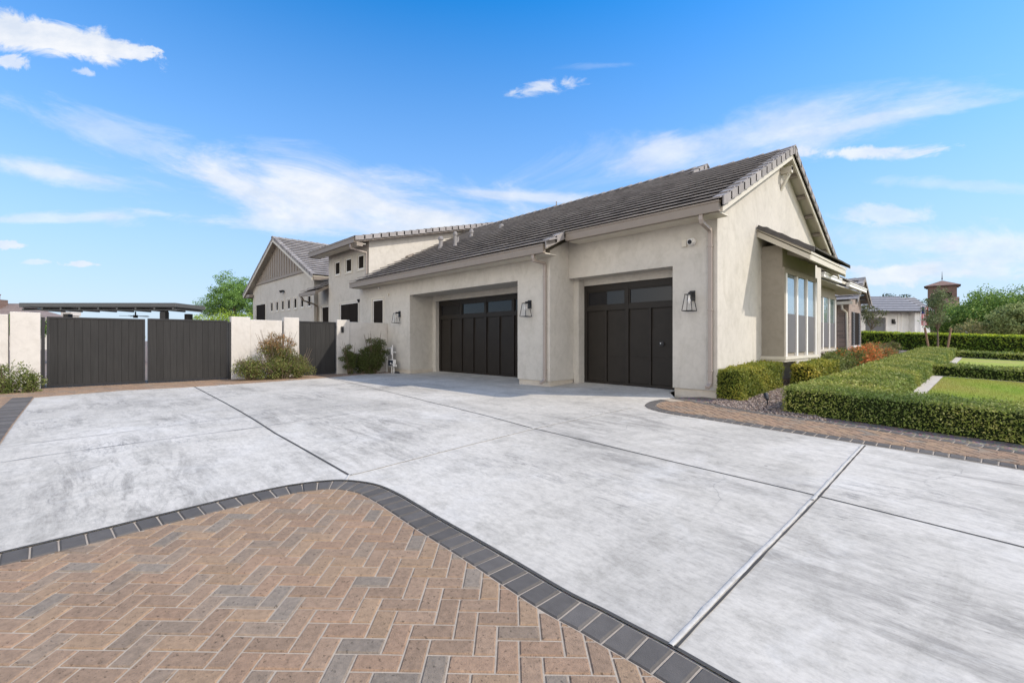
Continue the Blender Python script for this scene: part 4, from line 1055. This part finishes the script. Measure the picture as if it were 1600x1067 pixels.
for px, d, hgt, r, l, c in [(1565, 47, 6.6, 3.6, 'broad dense green tree at the right edge behind the hedge', TG), (1505, 50, 5.0, 2.7, 'mid green round tree right of the brick tower', TG), (1640, 45, 6.9, 3.4, 'tall green tree cut by the right picture edge', TG),
                            (1590, 37, 3.6, 1.7, 'grey green airy tree in front of the broad dense tree', [(.30, .34, .13), (.24, .30, .11)])]:
    x, y = at(px, d); tree('garden_tree', l, x, y, hgt, [(0, 0, hgt*.62, r, r, hgt*.36), (-r*.5, -r*.4, hgt*.45, r*.8, r*.8, hgt*.3), (r*.5, r*.5, hgt*.48, r*.8, r*.8, hgt*.3)], 22000, .19, c, 90, r*.28, .18)
for px, d, l in [(1520, 38, 'yellowish wispy bush left of the grey green airy tree'), (1555, 38.5, 'yellowish wispy bush in the middle behind the tall hedge'), (1600, 39, 'yellowish wispy bush cut by the right edge')]:
    x, y = at(px, d); shrub('wispy_bush', l, [(x, y, 1.0, 1.35, 1.35, 1.15)], 4200, .14, [(.42, .36, .16), (.32, .30, .12), (.20, .23, .09)], 14)
for px, l in ((1387, 'dark treetop above the white house roof, left one'), (1412, 'wide dark treetop above the white house roof, right one')):
    x, y = at(px, 95); tree('far_tree', l, x, y, 9.6, [(0, 0, 7.9, 2.6, 2.6, 1.5), (0, 0, 6, 2, 2, 2)], 2500, .35, [(.05, .075, .035), (.065, .09, .04)], 30, .8, .3)
# agave and small plants beyond the farthest clipped hedge
def agave(px, d, label, n=22, L=.62, c=(.20, .23, .17)):
    x, y = at(px, d); g = gz(x, y); m = MB()
    for i in range(n):
        a = i*2.399; el = R(25+55*(i/n)); l = L*RNG.uniform(.8, 1.1); u = Vector((math.cos(a)*math.cos(el), math.sin(a)*math.cos(el), math.sin(el))); s = Vector((-math.sin(a), math.cos(a), 0)); b = Vector((x, y, g-.02)); k = RNG.uniform(.8, 1.15)
        n_ = u.cross(s)
        m.add([b-s*.02, b+s*.02, b+u*l*.45+s*.03-n_*.02, b+u*l, b+u*l*.45-s*.03-n_*.02, b+u*l*.4+n_*.012], [(0, 5, 4), (0, 1, 5), (1, 2, 5), (2, 3, 5), (3, 4, 5)], tuple(q*k for q in c))
    tag(m.build('agave', 'tinted'), label, 'plant')
agave(1572, 24.6, 'spiky grey green agave in front of the tall hedge'); agave(1538, 24.2, 'smaller spiky agave left of the big agave', 16, .45)
x, y = at(1505, 24.5); shrub('shrub', 'sparse dry looking shrub behind the farthest clipped hedge', [(x, y, .35, .6, .6, .45)], 900, .07, SB, 18)

# lawns, edging, gravel
for (y0, y1) in ((9.53, 17.5), (18.7, 28.0)):
    sheet('lawn', [(-1.0, y0), (8, y0), (8, y1), (-1.0, y1)], .0, 'lawn_grass', .5)
    sheet('lawn_edging', [(-1.22, y0), (-1.0, y0), (-1.0, y1), (-1.22, y1)], .012, 'plinth', .4)
    sheet('lawn_edging', [(-1.0, y1-.16), (8, y1-.16), (8, y1), (-1.0, y1)], .012, 'plinth', .4)
n = 60000; gx = RNG.uniform(-.98, 3.2, n); gy = RNG.uniform(9.6, 17.3, n); gz_ = ground_z(gx, gy)
C = np.stack([gx, gy, gz_+.012], 1)
hue = .5+.5*np.sin(gx*1.7+1.3*np.sin(gy*.9))*np.sin(gy*1.1+.7); 
V = []; ang = RNG.uniform(0, 6.28, n); w = np.stack([np.cos(ang), np.sin(ang), np.zeros(n)], 1)*.004; tip = np.stack([RNG.normal(size=n)*.012, RNG.normal(size=n)*.012, RNG.uniform(.02, .04, n)], 1)
V = np.stack([C-w, C+w, C+tip], 1).reshape(-1, 3); colr = np.stack([.26+.17*hue, .38-.03*hue, .06+.06*hue], 1)*(1+RNG.uniform(-.25, .25, (n, 1)))
g_ = raw_mesh('grass', V, np.arange(n*3).reshape(n, 3), np.repeat(colr, 3, 0), 'leaf'); g_['kind'] = 'stuff'
# gravel bed between the wall hedge and the clipped hedge
def pebbles(poly, n, s):
    P = np.array(poly); q = np.stack([RNG.uniform(P[:, 0].min(), P[:, 0].max(), n), RNG.uniform(P[:, 1].min(), P[:, 1].max(), n)], 1); q = q[inside(q, poly)]; n = len(q)
    base = np.array([(1, 0, 0), (-1, 0, 0), (0, 1, 0), (0, -1, 0), (0, 0, 1), (0, 0, -1)], float); F_ = np.array([(0, 2, 4), (2, 1, 4), (1, 3, 4), (3, 0, 4), (2, 0, 5), (1, 2, 5), (3, 1, 5), (0, 3, 5)])
    sz = s*RNG.uniform(.5, 1.3, (n, 1, 1))*RNG.uniform(.6, 1.2, (n, 6, 1)); a = RNG.uniform(0, 6.28, n); ca, sa = np.cos(a), np.sin(a)
    Rm = np.zeros((n, 3, 3)); Rm[:, 0, 0] = ca; Rm[:, 0, 1] = -sa; Rm[:, 1, 0] = sa; Rm[:, 1, 1] = ca; Rm[:, 2, 2] = .7
    V = np.einsum('nij,kj->nki', Rm, base)*sz; V[:, :, :2] += q[:, None, :]; V[:, :, 2] += (ground_z(q[:, 0], q[:, 1])+s*.25)[:, None]
    c = np.array([(.28, .21, .17), (.20, .15, .125), (.36, .30, .26), (.15, .12, .11), (.33, .25, .20)])[RNG.integers(0, 5, n)]
    Fq = (F_[None]+6*np.arange(n)[:, None, None]).reshape(-1, 3)
    o = raw_mesh('gravel', V.reshape(-1, 3), Fq, np.repeat(c, 6, 0), 'pebble'); o['kind'] = 'stuff'
pebbles([BED[1], BED[2], BED[3], BED[4], (-2.3, 9.0), (-2.38, 16), (-3.6, 16), (-3.65, 8.9)], 16000, .022)
pebbles([(-14.75, 6.5), (-14.3, 6.5), (-14.3, 8.2), (-14.75, 8.2)], 900, .022)
m = MB(); a = G(1199, 634); z = gz(*a)
m.tube([(a[0], a[1], z-.02), (a[0], a[1], z+.13)], .012, 8); m.tube([(a[0], a[1], z+.11), (a[0]-.02, a[1]+.02, z+.15), (a[0]-.05, a[1]+.06, z+.20)], [.028, .034, .036], 10)
tag(m.build('landscape_light', 'metal_black'), 'small black spotlight on a spike in the gravel beside the clipped hedge', 'garden light')
a = G(1392, 562); z = gz(*a); m = MB(); m.tube([(a[0], a[1], z), (a[0], a[1], z+.15)], .015, 8); m.tube([(a[0], a[1], z+.14), (a[0]-.03, a[1]+.05, z+.24)], [.05, .06], 10)
tag(m.build('landscape_light', 'metal_black'), 'small black spotlight among the rusty bushes far down the bed', 'garden light')

# ------------------------------------------------------------------ backflow pipes beside the garage
bx, by = -14.42, 8.16
t = thing('backflow_valve', 'white pipework with a dark control box standing by the garage wall', 'pipework', (bx, by, 0), world=True)
m = MB(); r = .022
m.tube([(-14.60, 8.1, -.05), (-14.60, 8.1, .80), (-14.58, 8.1, .82), (-14.36, 8.12, .86), (-14.33, 8.12, .84), (-14.33, 8.12, .62)], r, 8)
m.tube([(-14.30, 8.14, .95), (-14.30, 8.14, .34)], r*.9, 8); m.tube([(-14.36, 8.14, .70), (-14.08, 8.14, .70)], r*.8, 8)
m.tube([(-14.27, 8.10, .26), (-14.27, 8.10, -.05)], r, 8); m.tube([(-14.15, 8.10, .26), (-14.13, 8.10, -.05)], r, 8)
m.build('pipe', 'pvc', t)
m = MB(); m.box(-14.37, -14.03, 8.02, 8.12, .22, .46); m.build('control_box', 'pvc', t, bevel=.008)
m = MB(); m.box(-14.345, -14.06, 8.012, 8.019, .245, .435); m.build('cover_plate', 'boxvalve', t)
m = MB(); m.tube([(-14.19, 8.012, .33), (-14.19, 8.004, .33)], .035, 10); m.tube([(-14.09, 8.012, .30), (-14.09, 8.004, .30)], .026, 10); m.build('knob', 'white_trim', t)
m = MB(); m.tube([(-14.05, 8.1, .30), (-13.97, 8.1, .28), (-13.96, 8.1, .22)], .018, 8); m.build('tap', 'steel', t)
m = MB(); m.tube([(-14.0, 8.05, .03), (-13.85, 7.98, .04), (-13.75, 8.08, .03), (-13.9, 8.15, .04), (-14.02, 8.08, .05)], .02, 8); tag(m.build('hose_end', 'metal_black'), 'short black hose lying on the slab under the white pipework', 'hose')

# ------------------------------------------------------------------ beyond the gates
ROT = R(46.0)
def far_thing(name, label, cat, px, d, z=None):
    x, y = at(px, d); return thing(name, label, cat, (x, y, gz(x, y) if z is None else z), ROT)
t = far_thing('pergola', 'flat grey roofed pergola showing above the double gate', 'pergola', 195, 24, 0)
m = MB(); m.box(-3.75, 3.75, -1.6, .6, 2.72, 2.92); m.build('roof', 'pergola_grey', t, bevel=.01)
m = MB()
for i in range(9): m.box(-3.6+i*.9-.04, -3.6+i*.9+.04, -1.55, .55, 2.60, 2.699)
m.box(-3.7, 3.7, -1.52, -1.40, 2.56, 2.599); m.build('beam', 'pergola_grey', t)
for xx, yy in ((-3.3, -1.3), (3.0, -1.3), (-3.3, .4), (3.0, .4)):
    m = MB(); m.box(xx-.13, xx+.13, yy-.13, yy+.13, 0, 2.499); m.build('post', 'metal_black', t)
m = MB(); m.tube([(.55, 0, 2.6), (.55, 0, 2.42)], .03, 8); m.tube([(.55, 0, 2.42), (.55, 0, 2.28)], .10, 12)
for i in range(5):
    a = i*2*math.pi/5; m.obox((.55+math.cos(a)*.1-math.sin(a)*.06, math.sin(a)*.1+math.cos(a)*.06, 2.36), (math.cos(a)*.55, math.sin(a)*.55, 0), (math.sin(a)*.12, -math.cos(a)*.12, .01), (0, 0, .012))
tag(m.build('ceiling_fan', 'metal_black', t), '', ''); 
o = [q for q in COL.objects if q.name.startswith('ceiling_fan')][0]; del o['label']; del o['category']
t = far_thing('patio_column', 'pale stucco column beside the left post of the pergola', 'column', 111, 26, 0)
m = MB(); m.box(-.24, .24, -.24, .24, 0, 2.62); m.box(-.29, .29, -.29, .29, 2.5, 2.70); m.build('shaft', 'wall_stucco', t)
m = MB(); m.box(-.03, .03, -.30, -.24, 2.15, 2.40); m.build('lamp', 'metal_black', t)

def hip(m, x0, x1, y0, y1, z0, z1, rx0, rx1, ry, t=None):
    v = [(x0, y0, z0), (x1, y0, z0), (x1, y1, z0), (x0, y1, z0), (rx0, ry, z1), (rx1, ry, z1)]
    m.add(v, [(0, 1, 5, 4), (1, 2, 5), (2, 3, 4, 5), (3, 0, 4), (3, 2, 1, 0)], t)
M['rooftile_rows'] = None
def mat_rows(key, c1, c2, line, sc):
    m, n, b, o = nt(key); tc = n.nodes.new('ShaderNodeTexCoord'); sep = n.nodes.new('ShaderNodeSeparateXYZ'); n.links.new(tc.outputs['Object'], sep.inputs[0])
    fr = math_(n, 'FRACT', math_(n, 'MULTIPLY', sep.outputs[2], sc)); f = noise(n, tc.outputs['Object'], 3, 4)
    c = mix(n, ramp(n, fr, [(.30, (1, 1, 1)), (.42, (0, 0, 0))]), ramp(n, f, [(.3, c1), (.7, c2)]), line)
    n.links.new(c, b.inputs['Base Color']); b.inputs['Roughness'].default_value = .85; bump(n, b, fr, .6, .05); M[key] = m
mat_rows('grey_tile', (.17, .175, .19), (.25, .25, .27), (.05, .05, .055), 2.6)
mat_rows('brown_tile', (.20, .155, .14), (.27, .21, .18), (.13, .10, .09), 5)
mat_rows('red_tile', (.25, .145, .11), (.33, .205, .155), (.09, .055, .045), 3.2)
t = far_thing('neighbour_house', 'brown hip roofed house with a chimney beyond the left yard wall', 'house', 20, 62)
m = MB(); m.box(-9, 5.5, -4, 4, 0, 3.5); m.build('wall', 'stucco', t)
m = MB(); hip(m, -9.6, 7.0, -4.6, 4.6, 3.4, 6.1, -5, 1.0, 0); m.build('roof', 'brown_tile', t)
m = MB(); m.box(-2.2, -.2, -1.6, -.4, 4.8, 6.5); m.box(-1.6, -.9, -1.3, -.7, 6.501, 7.1); m.box(-1.65, -.85, -1.35, -.65, 7.101, 7.25); m.build('chimney', 'tower_brick', t)
# white house on the right
t = far_thing('neighbour_house', 'white stucco house with grey tile roof and grey garage door behind the tall hedge', 'house', 1393, 64)
m = MB(); wall_y(m, -5.6, 2.4, 0, 0, 4.0, holes=[(-3.6, -.75, -.1, 3.1)], th=.35); m.box(-5.6, 2.4, .351, 8, 0, 4.0); m.box(2.4, 4.1, -.9, 8, 0, 4.0); m.build('wall', 'white_stucco', t)
m = MB(); m.box(-3.6, -.75, .2, .26, 0, 3.1)
m.t = [(.16, .165, .18)]*len(m.v); d_ = m.build('garage_door', 'tinted', t)
m = MB(); m.box(-3.4, -.95, .18, .199, 2.35, 2.85); m.build('window_pane', 'dark_glass', d_)
m = MB(); m.box(-3.75, -3.6, -.03, .0, 0, 3.25); m.box(-.75, -.60, -.03, .0, 0, 3.25); m.box(-3.6, -.75, -.03, .0, 3.1, 3.25); m.build('door_casing', 'white_trim', t)
m = MB(); hip(m, -9, 4.5, -1.3, 9.3, 3.95, 6.4, -4, 3.6, 4); m.build('roof', 'grey_tile', t)
m = MB(); m.add([(1.6, -1.0, 4.0), (4.3, -1.0, 4.0), (4.3, 8, 4.0), (1.6, 8, 4.0), (1.8, -1.0, 4.01), (3.5, 4, 6.38), (4.3, 4, 6.45)], [(0, 1, 6, 5), (1, 2, 6)]); m.build('roof', 'grey_tile', t)
m = MB(); m.box(-9, 4.6, -1.42, -1.3, 3.78, 3.96); m.build('gutter', 'metal_black', t)
for xx in (.9, 1.35, 3.2):
    m = MB(); m.box(xx-.06, xx+.06, -.98 if xx > 2.4 else -.08, -.901 if xx > 2.4 else -.001, 0, 3.8); m.build('downspout', 'white_trim', t)
m = MB(); m.box(.0, .3, -.25, -.001, 2.3, 2.9); m.box(.05, .25, -.4, -.25, 2.2, 2.6); m.build('lantern', 'metal_black', t)
t = far_thing('neighbour_house', 'smaller grey roofed white house showing past the right end of the white house', 'house', 1437, 80)
m = MB(); m.box(-2.2, 1.8, 0, 6, 0, 5.0); m.build('wall', 'white_stucco', t)
m = MB(); hip(m, -2.6, 2.2, -.6, 6.6, 5.0, 7.7, -2.2, 1.7, 3); m.build('roof', 'grey_tile', t)
# flag
x, y = at(1437, 44); g = gz(x, y); t = thing('flag', 'hanging stars and stripes flag on a pole before the white house', 'flag', (x, y, g), ROT)
m = MB(); m.tube([(0, 0, 0), (.15, 0, 3.45)], .03, 8); m.build('pole', 'white_trim', t)
def cloth(m, u0, u1, v0, v1, t, off=0):
    n = 8
    for i in range(n):
        q0, q1 = u0+(u1-u0)*i/n, u0+(u1-u0)*(i+1)/n; w = lambda u: .06*math.sin(u*14)+off
        m.add([(.1+q0*.55, w(q0), v0), (.1+q1*.55, w(q1), v0), (.1+q1*.55, w(q1), v1), (.1+q0*.55, w(q0), v1)], [(0, 1, 2, 3)], t)
m = MB(); H = 1.75; zb = 1.6
for k in range(13): cloth(m, k/13*1.2, (k+1)/13*1.2, zb, zb+H, (.5, .02, .03) if k % 2 == 0 else (.75, .74, .73))
for f_ in (.008,):
    cloth(m, 0, .65, zb+H*.62, zb+H, (.02, .03, .13), -.02)
fl = m.build('cloth', 'tinted', t); mo = fl.modifiers.new('solid', 'SOLIDIFY'); mo.thickness = .01
# brick tower
t = far_thing('brick_tower', 'square brown brick tower house with red tile hip roof and finial', 'house', 1472, 92)
t.rotation_euler[2] = ROT-R(42.6); t.scale = (.82, .82, 1)
m = MB(); m.box(-2.6, 2.6, 0, 5.2, 0, 11.0); m.box(2.1, 3.9, -3.0, 2, 0, 5.9); m.box(-2.0, 2.1, -2.6, 0-.001, 0, 4.2); m.build('wall', 'tower_brick', t)
m = MB(); hip(m, -3.3, 3.3, -.7, 5.9, 10.95, 12.15, -.05, .05, 2.6); m.build('roof', 'red_tile', t)
m = MB(); m.add([(-1.2, -2.9, 6.3), (3.0, -2.9, 6.3), (3.0, 0, 8.6), (-.2, 0, 8.6)], [(0, 1, 2, 3)]); m.box(-1.2, 3.0, -2.85, -.001, 6.1, 6.28); m.build('roof', 'red_tile', t)
m = MB(); m.tube([(0, 2.6, 12.3), (0, 2.6, 12.9), (0, 2.6, 14.0)], [.14, .07, .02], 8); m.build('finial', 'metal_black', t)
m = MB(); m.box(.2, 1.7, -.06, -.001, 7.9, 9.6); m.build('window', 'screen_dark', t)
m = MB(); m.box(-3.0, 3.0, -.35, 5.55, 10.75, 10.94); m.build('cornice', 'tower_brick', t)

# ------------------------------------------------------------------ sky, sun, camera
sun_v = Vector((1.055, .76, 1.18)).normalized()
el = math.asin(sun_v.z); az = math.atan2(sun_v.x, sun_v.y)
w = bpy.data.worlds.new('World'); SC.world = w; w.use_nodes = True; n = w.node_tree; n.nodes.clear()
out = n.nodes.new('ShaderNodeOutputWorld'); bg = n.nodes.new('ShaderNodeBackground'); n.links.new(bg.outputs[0], out.inputs[0])
sky = n.nodes.new('ShaderNodeTexSky'); sky.sky_type = 'NISHITA'; sky.sun_disc = False; sky.sun_elevation = el; sky.sun_rotation = az
sky.altitude = 400; sky.air_density = 1.0; sky.dust_density = .5; sky.ozone_density = 2.5
SKY_STR = .15
bg.inputs['Strength'].default_value = SKY_STR
hs = n.nodes.new('ShaderNodeHueSaturation'); hs.inputs['Saturation'].default_value = 1.42; hs.inputs['Value'].default_value = 1.12
n.links.new(sky.outputs[0], hs.inputs['Color'])
tc = n.nodes.new('ShaderNodeTexCoord'); mp = n.nodes.new('ShaderNodeMapping'); mp.vector_type = 'POINT'; mp.inputs['Rotation'].default_value = (0, 0, -ROT)
n.links.new(tc.outputs['Generated'], mp.inputs[0]); sp = n.nodes.new('ShaderNodeSeparateXYZ'); n.links.new(mp.outputs[0], sp.inputs[0])
yy = math_(n, 'MAXIMUM', math_(n, 'ABSOLUTE', sp.outputs[1]), .02)
U = math_(n, 'DIVIDE', sp.outputs[0], yy); Vv = math_(n, 'DIVIDE', sp.outputs[2], yy)
def uv(su, sv, rot=0, ou=0, ov=0):
    c, s = math.cos(rot), math.sin(rot); u_ = math_(n, 'SUBTRACT', U, ou); v_ = math_(n, 'SUBTRACT', Vv, ov)
    a = math_(n, 'ADD', math_(n, 'MULTIPLY', u_, c*su), math_(n, 'MULTIPLY', v_, s*su)); b = math_(n, 'ADD', math_(n, 'MULTIPLY', u_, -s*sv), math_(n, 'MULTIPLY', v_, c*sv))
    cb = n.nodes.new('ShaderNodeCombineXYZ'); n.links.new(a, cb.inputs[0]); n.links.new(b, cb.inputs[1]); return cb.outputs[0], a, b
dens = None
def blob(px, py, lx, ly, rot, strength, sharp, nsc, stretch, seed, gain=1.55):
    """one cloud: an elongated patch of the sky (centre, half sizes) eaten away by noise"""
    global dens
    rot = R(rot); ou, ov = (px-800)/F, (533.5-py)/F
    vec, a, b = uv(F/lx, F/ly, rot, ou, ov)
    r2 = math_(n, 'ADD', math_(n, 'MULTIPLY', a, a), math_(n, 'MULTIPLY', b, b)); mask = math_(n, 'SUBTRACT', 1.0, math_(n, 'POWER', r2, .5), clamp=False)
    v2, _, _ = uv(nsc/stretch, nsc, rot, ou+seed, ov+seed*.7)
    nz = noise(n, v2, 1.0, 10, .66, .55)
    q = math_(n, 'ADD', mask, math_(n, 'MULTIPLY', math_(n, 'SUBTRACT', nz, .5), 1.9*gain))
    o = n.nodes.new('ShaderNodeMapRange'); o.interpolation_type = 'SMOOTHSTEP'; o.inputs['From Min'].default_value = .12; o.inputs['From Max'].default_value = .12+sharp; o.inputs['To Max'].default_value = strength
    n.links.new(q, o.inputs['Value']); d = o.outputs[0]
    dens = d if dens is None else math_(n, 'SUBTRACT', 1.0, math_(n, 'MULTIPLY', math_(n, 'SUBTRACT', 1.0, dens), math_(n, 'SUBTRACT', 1.0, d)))
for b in [  # px, py, half length, half height, rot, strength, softness, noise scale, stretch, seed
    (70, 58, 190, 46, -11, 1.0, .42, 13, 1.7, 1.35, 1.15), (205, 84, 60, 17, -10, .9, .3, 22, 1.8, 4.1), (0, 95, 50, 20, 0, .8, .4, 20, 1.5, 2.2), (128, 112, 26, 9, -8, .55, .5, 26, 1.6, 8.7),
    (500, 302, 350, 98, -14, .88, 1.0, 8, 3.2, 3.7), (660, 335, 290, 70, -8, .85, 1.0, 9, 3.2, 5.9), (420, 350, 240, 26, -3, .5, .6, 9, 4, 9.2),
    (90, 272, 230, 26, -11, .7, .9, 9, 4.0, 6.1), (190, 215, 190, 42, -16, .42, .8, 9, 4.0, 7.3), (80, 342, 180, 12, 2, .5, .6, 12, 4, 1.9), (830, 309, 140, 15, -3, .65, .8, 11, 3.5, 2.9),
    (1200, 205, 430, 66, 12, .62, .9, 6, 4.0, 4.4), (1020, 240, 130, 34, 14, .55, .7, 9, 2.5, 7.9), (1350, 238, 160, 16, 3, .85, .5, 13, 2.6, 3.3), (1420, 180, 260, 16, 10, .38, .7, 9, 4, 6.6),
    (848, 136, 66, 17, 8, .75, .7, 24, 2.0, 5.2), (950, 102, 110, 7, 3, .12, .8, 14, 3, 8.1), (1380, 338, 100, 24, 0, .6, .75, 16, 2, 9.6), (1440, 375, 280, 46, -3, .65, .8, 9, 2.5, 2.4), (1400, 430, 130, 22, 0, .7, .5, 15, 2, 1.1), (1560, 390, 150, 40, 0, .55, .7, 10, 2.2, 5.5), (1500, 290, 160, 14, -4, .3, .7, 10, 3, 4.9),
    (8, 380, 34, 11, 0, .8, .4, 24, 1.8, 3.1), (130, 413, 34, 7, 0, .8, .35, 26, 1.8, 6.9), (62, 409, 30, 5, 0, .5, .5, 26, 2, 7.7), (1490, 425, 160, 24, 0, .5, .7, 12, 2, 8.4)]:
    blob(*b)
hz = math_(n, 'MULTIPLY', ramp(n, math_(n, 'ABSOLUTE', sp.outputs[2]), [(0.0, (1, 1, 1)), (.12, (.82, .82, .82)), (.34, (.36, .36, .36)), (.6, (0, 0, 0))]), .93)
CLOUD = (3.75, 3.85, 3.95)
hazec = mix(n, hz, hs.outputs[0], (2.05, 2.5, 3.3))
cn, _, _ = uv(9, 16, 0, 3.3, 1.7)
CC = ramp(n, noise(n, cn, 1.0, 7, .6), [(.34, (2.95/4, 3.2/4, 3.6/4)), (.62, (.98, .98, .985))])
vm = n.nodes.new('ShaderNodeVectorMath'); vm.operation = 'SCALE'; vm.inputs['Scale'].default_value = 4.0; n.links.new(CC, vm.inputs[0])
final = mix(n, math_(n, 'MULTIPLY', dens, .93), hazec, vm.outputs[0])
# unseen sky behind the camera: bright cloud deck added to light the shaded front
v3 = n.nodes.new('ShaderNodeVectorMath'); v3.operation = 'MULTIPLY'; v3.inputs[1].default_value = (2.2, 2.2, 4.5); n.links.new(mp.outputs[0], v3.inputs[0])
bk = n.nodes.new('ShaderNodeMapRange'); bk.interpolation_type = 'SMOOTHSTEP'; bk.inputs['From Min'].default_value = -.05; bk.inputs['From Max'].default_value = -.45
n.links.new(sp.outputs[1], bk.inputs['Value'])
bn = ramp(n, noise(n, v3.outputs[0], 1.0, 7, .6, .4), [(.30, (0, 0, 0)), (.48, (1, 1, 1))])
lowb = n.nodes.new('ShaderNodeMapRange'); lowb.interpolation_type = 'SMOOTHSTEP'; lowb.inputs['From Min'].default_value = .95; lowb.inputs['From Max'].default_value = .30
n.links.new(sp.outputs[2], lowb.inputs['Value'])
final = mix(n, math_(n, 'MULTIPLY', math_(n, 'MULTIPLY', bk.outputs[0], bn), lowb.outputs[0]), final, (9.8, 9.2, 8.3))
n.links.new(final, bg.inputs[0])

sl = bpy.data.lights.new('sun', 'SUN'); so = bpy.data.objects.new('sun', sl); COL.objects.link(so)
sl.energy = 2.4; sl.angle = R(.5); sl.color = (1, .915, .80); so.rotation_euler = sun_v.to_track_quat('Z', 'Y').to_euler(); so.location = (0, -5, 20)
cd = bpy.data.cameras.new('camera'); co = bpy.data.objects.new('camera', cd); COL.objects.link(co); SC.camera = co
cd.sensor_width = 36; cd.lens = 36*F/1600; cd.clip_end = 3000; cd.clip_start = .05
co.location = (0, 0, CAMZ); co.rotation_euler = (R(90), 0, math.atan2(.7193, .6946))
SC.view_settings.view_transform = 'Standard'; SC.view_settings.look = 'None'; SC.view_settings.gamma = 1; SC.view_settings.exposure = .77
SC.cycles.max_bounces = 6; SC.cycles.diffuse_bounces = 4; SC.cycles.transparent_max_bounces = 8; SC.cycles.caustics_reflective = False; SC.cycles.caustics_refractive = False
for o in bpy.data.objects:
    if '_world' in o: del o['_world']
del M['rooftile_rows']
